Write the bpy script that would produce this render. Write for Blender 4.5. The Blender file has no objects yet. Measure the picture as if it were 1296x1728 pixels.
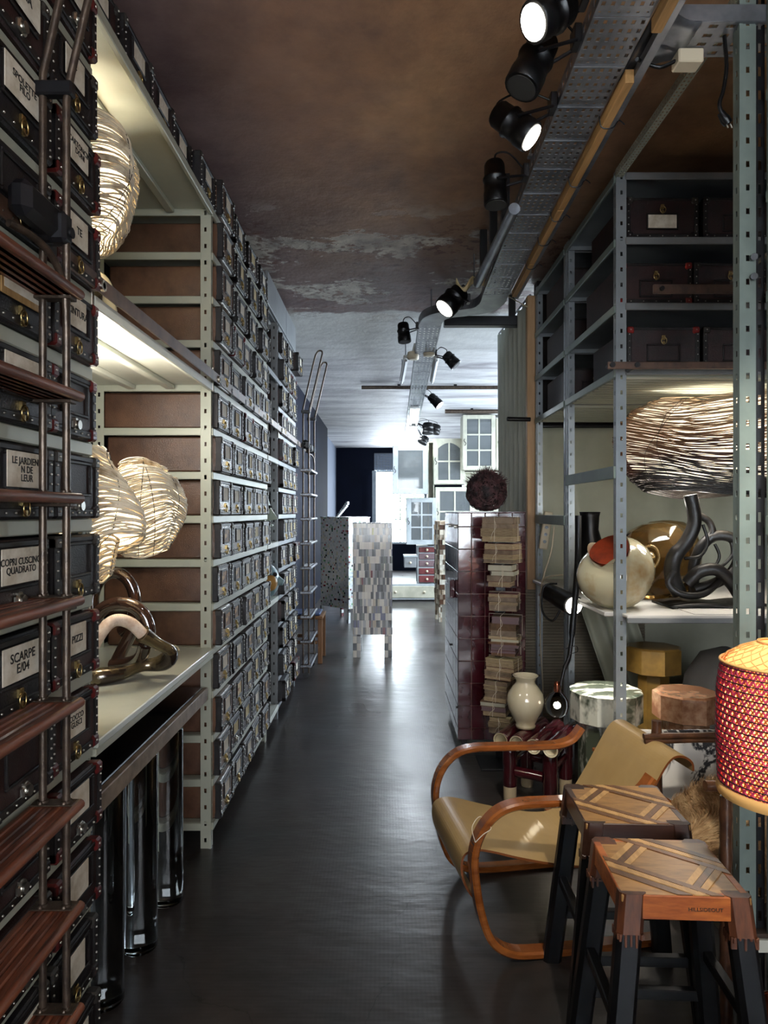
import bpy, math, random
from mathutils import Vector, Matrix, noise
R = random.Random(7)
sc = bpy.context.scene
COL = sc.collection
PI = math.pi
F = 1152.0          # focal length in pixels of the 1296x1728 frame (24 mm on 36 mm)
CZ = 1.55           # eye height
H_CEIL = 3.25

def P(u, v, Y):
    return Vector(((u - 648) / F * Y, Y, CZ - (v - 864) / F * Y))

# ------------------------------------------------------------------ camera, world, lights, exposure
cd = bpy.data.cameras.new('camera'); cam = bpy.data.objects.new('camera', cd); COL.objects.link(cam)
cd.sensor_fit = 'VERTICAL'; cd.sensor_height = 36; cd.lens = 24; cd.clip_start = .02; cd.clip_end = 200
cam.location = (0, 0, CZ); cam.rotation_euler = (PI / 2, 0, 0)
sc.camera = cam
sc.view_settings.view_transform = 'Standard'; sc.view_settings.look = 'None'
sc.view_settings.exposure = 0.25; sc.view_settings.gamma = 1; sc.view_settings.use_curve_mapping = False
sc.cycles.use_denoising = True
sc.cycles.max_bounces = 10; sc.cycles.diffuse_bounces = 5; sc.cycles.glossy_bounces = 4
sc.cycles.transmission_bounces = 8; sc.cycles.transparent_max_bounces = 10
sc.cycles.sample_clamp_indirect = 4; sc.cycles.caustics_refractive = False; sc.cycles.caustics_reflective = False
w = bpy.data.worlds.new('daylight'); sc.world = w; w.use_nodes = True
bg = w.node_tree.nodes['Background']; bg.inputs[0].default_value = (.80, .89, 1, 1); bg.inputs[1].default_value = 30.0

def light(kind, name, loc, energy, color=(1, 1, 1), target=None, **kw):
    d = bpy.data.lights.new(name, kind); o = bpy.data.objects.new(name, d); COL.objects.link(o)
    o.location = loc; d.energy = energy; d.color = color
    for k, v in kw.items(): setattr(d, k, v)
    if target is not None:
        o.rotation_euler = (Vector(target) - Vector(loc)).to_track_quat('-Z', 'Y').to_euler()
    return o

COOL = (.74, .86, 1); WARM = (1, .80, .56); NEUT = (1, .93, .84)
# daylight entering by the far window, by the side windows of the far room and by the shop front behind the camera
pl = light('AREA', 'far_window_daylight', (.43, 18.4, 1.7), 1, COOL, (.43, 9, 1.7), shape='RECTANGLE', size=1.5, size_y=2.2)
pl.data.cycles.is_portal = True
light('AREA', 'side_window_daylight', (3.25, 10.2, 2.0), 500, COOL, (0, 10.2, 1.9), shape='RECTANGLE', size=6.6, size_y=2.0)
light('SPOT', 'pelt_fill_beam', (.72, .7, 2.98), 240, (1, .90, .76), (1.3, 2.45, .45), spot_size=math.radians(42), spot_blend=.7, shadow_soft_size=.04)  # added beam from out of view, brightens the pelt and stool tops
light('AREA', 'shop_front_daylight', (.6, -2.3, 1.8), 125, (.97, .97, 1), (.3, 3.2, 3.1), shape='RECTANGLE', size=2.6, size_y=2.0)

# ------------------------------------------------------------------ materials
MATS = {}
def rgb(c): return (c[0], c[1], c[2], 1)
def hexc(h):
    h = h.lstrip('#'); o = []
    for i in (0, 2, 4):
        c = int(h[i:i + 2], 16) / 255
        o.append(c / 12.92 if c <= .04045 else ((c + .055) / 1.055) ** 2.4)
    return tuple(o)

def mat(name, col, rough=.5, metal=0, col2=None, nscale=4, stretch=(1, 1, 1), detail=4, lo=.4, hi=.65, bump=0, bscale=60,
        bstretch=(1, 1, 1), trans=0, ior=1.45, emit=None, es=0, coat=0, orand=0, wave=None, transl=None, alpha=1, rvar=0, vein=0, spec=None):
    if isinstance(col, str): col = hexc(col)
    if isinstance(col2, str): col2 = hexc(col2)
    m = bpy.data.materials.new(name); m.use_nodes = True; MATS[name] = m
    nt = m.node_tree; N = nt.nodes; L = nt.links; b = N['Principled BSDF']
    b.inputs['Base Color'].default_value = rgb(col); b.inputs['Roughness'].default_value = rough
    b.inputs['Metallic'].default_value = metal; b.inputs['Transmission Weight'].default_value = trans
    b.inputs['IOR'].default_value = ior; b.inputs['Coat Weight'].default_value = coat
    b.inputs['Coat Roughness'].default_value = .08; b.inputs['Alpha'].default_value = alpha
    if spec is not None: b.inputs['Specular IOR Level'].default_value = spec
    tc = N.new('ShaderNodeTexCoord')
    def mapped(s):
        mp = N.new('ShaderNodeMapping'); mp.inputs['Scale'].default_value = s; L.new(tc.outputs['Object'], mp.inputs[0]); return mp.outputs[0]
    out = None
    if col2 is not None:
        if wave:
            t = N.new('ShaderNodeTexWave'); t.wave_type = 'BANDS'; t.bands_direction = wave; t.inputs['Scale'].default_value = nscale
            t.inputs['Distortion'].default_value = 5; t.inputs['Detail'].default_value = 4; t.inputs['Detail Scale'].default_value = 1.5
            fo = t.outputs['Fac'] if 'Fac' in t.outputs else t.outputs[1]
        else:
            t = N.new('ShaderNodeTexNoise'); t.inputs['Scale'].default_value = nscale; t.inputs['Detail'].default_value = detail
            t.inputs['Roughness'].default_value = .62; fo = t.outputs['Fac']
        L.new(mapped(stretch), t.inputs['Vector'])
        mr = N.new('ShaderNodeMapRange'); mr.inputs[1].default_value = lo; mr.inputs[2].default_value = hi
        if vein:
            t.inputs['Distortion'].default_value = .6; v1 = N.new('ShaderNodeMath'); v1.operation = 'SUBTRACT'; v1.inputs[1].default_value = .5; L.new(fo, v1.inputs[0])
            v2 = N.new('ShaderNodeMath'); v2.operation = 'ABSOLUTE'; L.new(v1.outputs[0], v2.inputs[0]); fo = v2.outputs[0]
            mr.inputs[1].default_value = vein; mr.inputs[2].default_value = vein * .35
        L.new(fo, mr.inputs[0])
        mx = N.new('ShaderNodeMix'); mx.data_type = 'RGBA'; mx.inputs[6].default_value = rgb(col); mx.inputs[7].default_value = rgb(col2)
        L.new(mr.outputs[0], mx.inputs[0]); out = mx.outputs[2]
        if rvar:
            rr = N.new('ShaderNodeMapRange'); rr.inputs[3].default_value = rough - rvar; rr.inputs[4].default_value = rough + rvar
            L.new(mr.outputs[0], rr.inputs[0]); L.new(rr.outputs[0], b.inputs['Roughness'])
    if orand:
        oi = N.new('ShaderNodeObjectInfo'); rr = N.new('ShaderNodeMapRange'); rr.inputs[3].default_value = 1 - orand; rr.inputs[4].default_value = 1 + orand
        L.new(oi.outputs['Random'], rr.inputs[0]); hs = N.new('ShaderNodeHueSaturation'); L.new(rr.outputs[0], hs.inputs['Value'])
        if out is not None: L.new(out, hs.inputs['Color'])
        else: hs.inputs['Color'].default_value = rgb(col)
        out = hs.outputs[0]
    if out is not None: L.new(out, b.inputs['Base Color'])
    if bump:
        t = N.new('ShaderNodeTexNoise'); t.inputs['Scale'].default_value = bscale; t.inputs['Detail'].default_value = 3
        L.new(mapped(bstretch), t.inputs['Vector']); bp = N.new('ShaderNodeBump'); bp.inputs['Strength'].default_value = bump
        bp.inputs['Distance'].default_value = .01; L.new(t.outputs['Fac'], bp.inputs['Height']); L.new(bp.outputs[0], b.inputs['Normal'])
    if emit is not None:
        b.inputs['Emission Color'].default_value = rgb(emit); b.inputs['Emission Strength'].default_value = es
    if transl is not None:
        tl = N.new('ShaderNodeBsdfTranslucent'); tl.inputs[0].default_value = rgb(transl[0])
        ms = N.new('ShaderNodeMixShader'); ms.inputs[0].default_value = transl[1]
        L.new(b.outputs[0], ms.inputs[1]); L.new(tl.outputs[0], ms.inputs[2]); L.new(ms.outputs[0], N['Material Output'].inputs[0])
    return m

mat('leather', '#2e1c1a', .48, col2='#1a1213', nscale=9, bump=.15, bscale=260, orand=.35, spec=.3)
mat('leather_tan', '#664a38', .27, col2='#4a3328', nscale=5, bump=.2, bscale=260, orand=.2, coat=.15)
mat('leather_black', '#151417', .45, col2='#221d1c', nscale=8, bump=.15, bscale=200, orand=.2, spec=.3)
mat('leather_red', '#551817', .35, col2='#380f0f', nscale=12)
mat('leather_crimson', '#8a2622', .35, col2='#5e1815', nscale=12)
mat('binding', '#100d0d', .5, col2='#1a1615', nscale=30, spec=.3)
mat('case_metal', '#3e3b37', .5, .5, col2='#221f1d', nscale=40)
mat('brass', '#a08a5c', .3, 1)
mat('steel', '#b8b4aa', .28, 1)
mat('card', '#e6e1d2', .75, col2='#c4bba6', nscale=20)
mat('card_cream', '#cdbf95', .75, col2='#b3a277', nscale=20)
mat('card_photo', '#8e3f2f', .6, col2='#d9c69a', nscale=28, lo=.45, hi=.5)
mat('card_amber', '#b48a4d', .6, col2='#5e4326', nscale=26, lo=.45, hi=.55)
mat('ink', '#181614', .8)
mat('rack', '#b4b8a8', .42, .1, col2='#9da294', nscale=3, lo=.3, hi=.8)
mat('rack_green', '#8b9b95', .38, .3, col2='#6d7b78', nscale=4, lo=.3, hi=.8)
mat('rack_blue', '#9aa3a8', .36, .35, col2='#7d868b', nscale=4, lo=.3, hi=.8)
mat('rack_grey', '#8b8f92', .4, .2, col2='#6d7376', nscale=5, lo=.3, hi=.8)
mat('rack_brown', '#54463c', .5, .2, col2='#6b5a4c', nscale=10)
mat('white_shelf', '#d5d8cd', .4, col2='#c3c8bd', nscale=3)
mat('paper_white', '#dcdcd8', .6)
mat('pipe', '#51453b', .42, .6, col2='#38302a', nscale=30, bump=.1, bscale=80)
mat('rail_steel', '#5d4639', .45, .2, col2='#3f3029', nscale=12)
mat('black_metal', '#17171a', .38, .3)
mat('black_paint', '#040405', .42, col2='#09090a', nscale=20, spec=.25)
mat('tread_wood', '#7c4730', .38, col2='#43251a', nscale=4, stretch=(14, 1.5, 14), coat=.2)
mat('tread_wood2', '#7a5134', .42, col2='#52321f', nscale=4, stretch=(14, 1.5, 14))
mat('galv', '#8e9299', .38, .75, col2='#6b6f76', nscale=6)
mat('batten', '#bd9460', .6, col2='#9c7847', nscale=3, stretch=(12, 1, 12))
mat('plastic_cream', '#cfc6ad', .5)
mat('white_plastic', '#d8d8d4', .45)
mat('lens_lit', '#ffffff', .3, emit=(1, .93, .82), es=14)
mat('tube_lit', '#ffffff', .3, emit=(.86, .93, 1), es=5)
mat('tube_off', '#d5d9dc', .3)
mat('cane', '#c9a878', .55, col2='#8c6a45', nscale=14, orand=.1)
mat('cane_white', '#e9dfc8', .5, col2='#8f7753', nscale=10, lo=.5, hi=.7)
mat('liner', '#efe6d2', .7, transl=((.95, .88, .74), .6))
mat('glaze_brown', '#3c2a22', .12, col2='#251813', nscale=6, coat=1)
mat('gold_leaf', '#6d6045', .2, .5, col2='#3a2e25', nscale=9, lo=.45, hi=.55, coat=.7)
mat('wrap', '#e4d6c8', .6, col2='#cdb5a2', nscale=40)
mat('worktop', '#c4cabf', .22, col2='#b7beb4', nscale=2)
mat('slab_black', '#0e0f14', .12, coat=.6)
mat('slab_edge', '#8a7a68', .5, col2='#665747', nscale=12)
mat('glass_leg', '#e8eef0', .02, trans=1, ior=1.45)
mat('glass', '#eef3f2', .02, trans=1, ior=1.45)
mat('bulb_glass', '#f4f6f6', .02, trans=1, ior=1.12)
mat('glass_brown', '#9b7c4a', .04, trans=.92, ior=1.45)
mat('glass_amber', '#d1b37a', .15, trans=.75, ior=1.4)
mat('bulb_glow', '#ffffff', .3, emit=(1, .86, .62), es=60)
mat('pearl', '#d2ccab', .12, col2='#b3905c', nscale=5, coat=1, lo=.5, hi=.72)
mat('orange_glaze', '#93381c', .35, col2='#541c0e', nscale=9, coat=.6)
mat('cream_glaze', '#cfc7ab', .14, col2='#c2b795', nscale=5, coat=1)
mat('burgundy', '#3f1119', .12, col2='#2a0a10', nscale=7, coat=1)
mat('cream_drip', '#b8a98c', .3)
mat('tile', '#44131d', .14, col2='#2c0c13', nscale=5, coat=.8, orand=.3, bump=.1, bscale=18)
mat('grout', '#8a6a62', .85)
mat('book_page', '#ab9a7c', .85, col2='#857158', nscale=30, stretch=(1, 1, 12), orand=.25)
mat('book_dark', '#6d543b', .8, col2='#4d3a2a', nscale=14, orand=.3)
mat('string', '#d8d0bd', .8)
mat('drape', '#c4c9b8', .85, col2='#b3b9a7', nscale=2)
mat('drape_white', '#d3d8cd', .8, col2='#c3c9be', nscale=2)
mat('cardboard', '#8b8474', .85, col2='#7b7465', nscale=3)
mat('post_wood', '#c2a27c', .6, col2='#ad8c67', nscale=2, stretch=(10, 10, 1))
mat('root_black', '#0d0b0a', .5, col2='#1b1714', nscale=8, bump=.2, bscale=40)
mat('root_brown', '#6b5140', .45, col2='#2b211c', nscale=6)
mat('green_marble', '#4a5246', .22, col2='#d9dccf', nscale=3.4, stretch=(1, 2.4, 1.2), lo=.48, hi=.60, coat=.5)
mat('gold_stone', '#8a6c34', .34, col2='#6f5628', nscale=7, coat=.3)
mat('brown_stone', '#7a5138', .2, col2='#a9866a', nscale=7, lo=.45, hi=.62, coat=.5)
mat('panda_marble', '#e3e2dd', .22, col2='#3c3d40', nscale=3.2, detail=5, vein=.045, coat=.4)
mat('bamboo', '#5a3c28', .35, col2='#38241a', nscale=14, coat=.3)
mat('fur', '#d0b48c', .8, col2='#9a7a55', nscale=9, lo=.38, hi=.62)
mat('chair_arm', '#8a5024', .25, col2='#6a3815', nscale=3, stretch=(2, 2, 10), coat=.6)
mat('chair_ply', '#a0875a', .34, col2='#8d744a', nscale=2.5, coat=.25)
mat('ply_edge', '#6d3d1d', .4)
mat('stool_side', '#a8602c', .4, col2='#7e3f1a', nscale=5, stretch=(1.5, 6, 9))
mat('stool_dark', '#332018', .35, col2='#26160f', nscale=5, stretch=(1.5, 6, 9))
mat('stool_shoulder', '#55301c', .4, col2='#331b10', nscale=5, stretch=(9, 6, 1.5))
mat('oak_a', '#9a7443', .38, col2='#7a5930', nscale=6, stretch=(2, 9, 2), orand=.25)
mat('oak_b', '#664529', .38, col2='#4d331f', nscale=6, stretch=(9, 2, 2), orand=.2)
mat('oak_c', '#b08c5a', .42, col2='#967446', nscale=6, stretch=(9, 2, 2))
mat('lamp_red', '#c23a5c', .6, col2='#8f2346', nscale=10)
mat('lamp_orange', '#d07a3c', .6)
mat('lamp_straw', '#c79c5e', .6)
mat('lamp_paper', '#e8a46c', .8, transl=((1, .55, .28), .55))
mat('twig', '#1d1618', .45, col2='#6b4a4c', nscale=20)
mat('dark_plank', '#3b2c22', .6, col2='#1f1712', nscale=5, stretch=(1.2, 12, 4))
mat('copper', '#8c4f3a', .2, 1)
mat('navy_wall', '#0d111f', .8, col2='#0a0d18', nscale=2, spec=.1)
mat('dark_wall', '#211d1d', .8, col2='#2a2321', nscale=2)
mat('pale_wall', '#7f899a', .8)
mat('cab_cream', '#bdbcaa', .45, col2='#a5a493', nscale=5)
mat('cab_white', '#aab2b5', .45, col2='#949da1', nscale=5)
mat('cab_inside', '#8f9992', .7)
mat('cab_glass', '#dfe8ea', .03, trans=.85, ior=1.5)
mat('drawer_red', '#5e2a2c', .4, col2='#733a3a', nscale=6)
mat('drawer_dusk', '#6d5a5e', .4)
mat('chair_oak', '#74502f', .5)
mat('blue_seat', '#2b3f66', .6)
mat('mask_green', '#9fb3a6', .45, col2='#b8c7ba', nscale=8)
mat('mask_blue', '#6f8f9b', .35, col2='#8aa5a8', nscale=8)
mat('ochre', '#b58a4b', .4)
mosaic_cols = ['#e8e6e0', '#bfc2c6', '#7f8286', '#4a4d52', '#f2f1ea', '#1c1d22', '#a09a8e', '#6d6f8f', '#6f2f38', '#c9c2b2', '#79817d', '#3d3a46', '#a9a54b']
for i, c in enumerate(mosaic_cols): mat('chip%d' % i, c, .3, coat=.4)
square_cols = ['#dde1df', '#e4e6e2', '#cfd8d6', '#1d2227', '#5b1620', '#5f9a6a', '#8fb894', '#c99a92', '#33554a', '#a03a3a', '#b6bfc4', '#d9d4b8']
for i, c in enumerate(square_cols): mat('sq%d' % i, c, .25, coat=.4)
mat('bark', '#a08b72', .7, col2='#d3c8b4', nscale=14)

def wicker_dark():
    m = mat('cane_smoked', '#8a6a48', .5)
    nt = m.node_tree; N = nt.nodes; L = nt.links
    tc = N.new('ShaderNodeTexCoord'); sp = N.new('ShaderNodeSeparateXYZ'); L.new(tc.outputs['Generated'], sp.inputs[0])
    nz = N.new('ShaderNodeTexNoise'); nz.inputs['Scale'].default_value = 5; L.new(tc.outputs['Object'], nz.inputs['Vector'])
    ad = N.new('ShaderNodeMath'); ad.operation = 'MULTIPLY_ADD'; ad.inputs[1].default_value = .7; ad.inputs[2].default_value = -.35
    L.new(nz.outputs['Fac'], ad.inputs[0]); s = N.new('ShaderNodeMath'); L.new(sp.outputs[2], s.inputs[0]); L.new(ad.outputs[0], s.inputs[1])
    cr = N.new('ShaderNodeValToRGB'); e = cr.color_ramp.elements
    e[0].position = .12; e[0].color = rgb(hexc('#120d0b')); e[1].position = .95; e[1].color = rgb(hexc('#c2ab8c'))
    for p, c in ((.3, '#1e1512'), (.42, '#4a2c1e'), (.62, '#8e6a4a')):
        x = cr.color_ramp.elements.new(p); x.color = rgb(hexc(c))
    L.new(s.outputs[0], cr.inputs[0]); L.new(cr.outputs[0], N['Principled BSDF'].inputs['Base Color'])
wicker_dark()

def floor_mat():
    m = mat('concrete_floor', '#3b3d3f', .3); nt = m.node_tree; N = nt.nodes; L = nt.links; b = N['Principled BSDF']
    tc = N.new('ShaderNodeTexCoord')
    def nz(s, d=5, st=(1, 1, 1)):
        mp = N.new('ShaderNodeMapping'); mp.inputs['Scale'].default_value = st; L.new(tc.outputs['Object'], mp.inputs[0])
        t = N.new('ShaderNodeTexNoise'); t.inputs['Scale'].default_value = s; t.inputs['Detail'].default_value = d; t.inputs['Roughness'].default_value = .6
        L.new(mp.outputs[0], t.inputs['Vector']); return t.outputs['Fac']
    a = nz(1.4, 6); cr = N.new('ShaderNodeValToRGB'); e = cr.color_ramp.elements
    e[0].position = .35; e[0].color = rgb(hexc('#262625')); e[1].position = .68; e[1].color = rgb(hexc('#3f4040'))
    x = e.new(.5); x.color = rgb(hexc('#322d2b')); L.new(a, cr.inputs[0])
    c2 = nz(14, 8); mx = N.new('ShaderNodeMix'); mx.data_type = 'RGBA'; mx.blend_type = 'OVERLAY'; mx.inputs[0].default_value = .25
    L.new(cr.outputs[0], mx.inputs[6]); L.new(c2, mx.inputs[7]); 
    # hairline cracks
    vo = N.new('ShaderNodeTexVoronoi'); vo.voronoi_dimensions = '2D'; vo.feature = 'DISTANCE_TO_EDGE'; vo.inputs['Scale'].default_value = .9; vo.inputs['Randomness'].default_value = 1
    va = N.new('ShaderNodeVectorMath'); va.operation = 'ADD'; nn = N.new('ShaderNodeTexNoise'); nn.inputs['Scale'].default_value = 3; nn.inputs['Detail'].default_value = 6
    L.new(tc.outputs['Object'], nn.inputs['Vector']); L.new(tc.outputs['Object'], va.inputs[0])
    vs = N.new('ShaderNodeVectorMath'); vs.operation = 'SCALE'; vs.inputs['Scale'].default_value = .35; L.new(nn.outputs['Color'], vs.inputs[0]); L.new(vs.outputs[0], va.inputs[1])
    L.new(va.outputs[0], vo.inputs['Vector'])
    ck = N.new('ShaderNodeMapRange'); ck.inputs[1].default_value = 0; ck.inputs[2].default_value = .003; ck.inputs[3].default_value = .45; ck.inputs[4].default_value = 1
    L.new(vo.outputs['Distance'], ck.inputs[0])
    m2 = N.new('ShaderNodeMix'); m2.data_type = 'RGBA'; m2.blend_type = 'MULTIPLY'; m2.inputs[0].default_value = 1
    L.new(mx.outputs[2], m2.inputs[6]); L.new(ck.outputs[0], m2.inputs[7]); L.new(m2.outputs[2], b.inputs['Base Color'])
    rr = N.new('ShaderNodeMapRange'); rr.inputs[1].default_value = .3; rr.inputs[2].default_value = .7; rr.inputs[3].default_value = .27; rr.inputs[4].default_value = .37
    L.new(nz(1.6, 2), rr.inputs[0]); L.new(rr.outputs[0], b.inputs['Roughness'])
    sx_ = N.new('ShaderNodeSeparateXYZ'); L.new(tc.outputs['Object'], sx_.inputs[0]); sn = []
    for q in (0, 1):
        m1 = N.new('ShaderNodeMath'); m1.operation = 'MULTIPLY'; m1.inputs[1].default_value = 420; L.new(sx_.outputs[q], m1.inputs[0])
        m3 = N.new('ShaderNodeMath'); m3.operation = 'SINE'; L.new(m1.outputs[0], m3.inputs[0]); sn.append(m3.outputs[0])
    mm = N.new('ShaderNodeMath'); mm.operation = 'ADD'; L.new(sn[0], mm.inputs[0]); L.new(sn[1], mm.inputs[1])
    bp = N.new('ShaderNodeBump'); bp.inputs['Strength'].default_value = .05; bp.inputs['Distance'].default_value = .0006; L.new(mm.outputs[0], bp.inputs['Height'])
    b2 = N.new('ShaderNodeBump'); b2.inputs['Strength'].default_value = .22; b2.inputs['Distance'].default_value = .02; L.new(nz(2.6, 3, (1, 2.4, 1)), b2.inputs['Height'])
    L.new(bp.outputs[0], b2.inputs['Normal']); L.new(b2.outputs[0], b.inputs['Normal'])
floor_mat()

def ceil_mat():
    m = mat('old_plaster', '#6b4a38', .6); nt = m.node_tree; N = nt.nodes; L = nt.links; b = N['Principled BSDF']
    tc = N.new('ShaderNodeTexCoord'); sp = N.new('ShaderNodeSeparateXYZ'); L.new(tc.outputs['Object'], sp.inputs[0])
    def nz(s, d=6, st=(1, 1, 1), rgh=.62, dist=0):
        mp = N.new('ShaderNodeMapping'); mp.inputs['Scale'].default_value = st; L.new(tc.outputs['Object'], mp.inputs[0])
        t = N.new('ShaderNodeTexNoise'); t.inputs['Scale'].default_value = s; t.inputs['Detail'].default_value = d; t.inputs['Roughness'].default_value = rgh
        t.inputs['Distortion'].default_value = dist; L.new(mp.outputs[0], t.inputs['Vector']); return t.outputs['Fac']
    def ramp(f, *st):
        cr = N.new('ShaderNodeValToRGB'); e = cr.color_ramp.elements
        e[0].position = st[0][0]; e[0].color = rgb(hexc(st[0][1])); e[1].position = st[-1][0]; e[1].color = rgb(hexc(st[-1][1]))
        for p, c in st[1:-1]: e.new(p).color = rgb(hexc(c))
        L.new(f, cr.inputs[0]); return cr.outputs[0]
    def mix(f, a, c, mode='MIX'):
        mx = N.new('ShaderNodeMix'); mx.data_type = 'RGBA'; mx.blend_type = mode
        if isinstance(f, float): mx.inputs[0].default_value = f
        else: L.new(f, mx.inputs[0])
        L.new(a, mx.inputs[6]); L.new(c, mx.inputs[7]); return mx.outputs[2]
    def mr(f, a, c, d=0., e=1.):
        x = N.new('ShaderNodeMapRange'); x.inputs[1].default_value = a; x.inputs[2].default_value = c; x.inputs[3].default_value = d; x.inputs[4].default_value = e
        L.new(f, x.inputs[0]); return x.outputs[0]
    def mth(op, a, c):
        x = N.new('ShaderNodeMath'); x.operation = op
        for i, q in enumerate((a, c)):
            if isinstance(q, (int, float)): x.inputs[i].default_value = q
            else: L.new(q, x.inputs[i])
        return x.outputs[0]
    brown = ramp(nz(1.1, 7), (.3, '#80614c'), (.48, '#ab8463'), (.62, '#c9a279'), (.75, '#94766c'))
    fine = ramp(nz(9, 8), (.35, '#55433b'), (.7, '#b08a68'))
    brown = mix(.35, brown, fine)
    violet = ramp(nz(2.4, 5), (.35, '#5f4a4a'), (.7, '#86706c'))
    brown = mix(mth('MAXIMUM', mr(sp.outputs[1], 3.6, 5.2), mr(sp.outputs[0], .1, -.8)), brown, violet)  # violet plaster tone; its darkening to the left also paints in the shade
    edge = mth('ADD', sp.outputs[1], mth('MULTIPLY', nz(3.5, 8, (1.2, 1, 1)), .35))
    streak = ramp(nz(1.6, 8, (.5, 1.9, 1), .6, .6), (.3, '#7c787c'), (.45, '#a6a5a7'), (.6, '#c9c9c8'), (.75, '#99908f'))
    white = ramp(nz(3, 5), (.3, '#c8c9c6'), (.7, '#e2e3df'))
    far = mix(mr(edge, 6.6, 8.0), white, streak)
    col = mix(mr(edge, 5.95, 6.0), brown, far)
    # flaked patches where the white undercoat shows
    band = mth('MULTIPLY', mr(sp.outputs[1], 3.7, 4.3), mr(sp.outputs[1], 6.2, 5.4))
    patch = mth('MULTIPLY', mr(nz(1.5, 9, (1.1, 1.6, 1), .68), .515, .55), band)
    bits = mth('MULTIPLY', mr(nz(16, 4), .5, .58), mth('MULTIPLY', mr(nz(1.7, 4, (1, 1.4, 1)), .46, .56), band))
    col = mix(patch, col, ramp(nz(6, 6), (.35, '#958e86'), (.6, '#dcd7cb')))
    col = mix(mth('MULTIPLY', bits, .85), col, ramp(nz(8, 3), (.3, '#2e2422'), (.7, '#6a3c26')))
    L.new(col, b.inputs['Base Color'])
    bp = N.new('ShaderNodeBump'); bp.inputs['Strength'].default_value = .5; bp.inputs['Distance'].default_value = .02
    hgt = mth('ADD', nz(5, 9), mth('MULTIPLY', patch, -.6)); L.new(hgt, bp.inputs['Height']); L.new(bp.outputs[0], b.inputs['Normal'])
ceil_mat()

# ------------------------------------------------------------------ mesh builder
def crom(pts, n=8, closed=False):
    pts = [Vector(p) for p in pts]; out = []; m = len(pts)
    rng = range(m) if closed else range(m - 1)
    for i in rng:
        if closed: p0, p1, p2, p3 = pts[(i - 1) % m], pts[i], pts[(i + 1) % m], pts[(i + 2) % m]
        else: p0, p1, p2, p3 = pts[max(i - 1, 0)], pts[i], pts[i + 1], pts[min(i + 2, m - 1)]
        for j in range(n):
            t = j / n
            out.append(.5 * ((2 * p1) + (p2 - p0) * t + (2 * p0 - 5 * p1 + 4 * p2 - p3) * t * t + (3 * p1 - p0 - 3 * p2 + p3) * t ** 3))
    if not closed: out.append(pts[-1])
    return out

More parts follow.
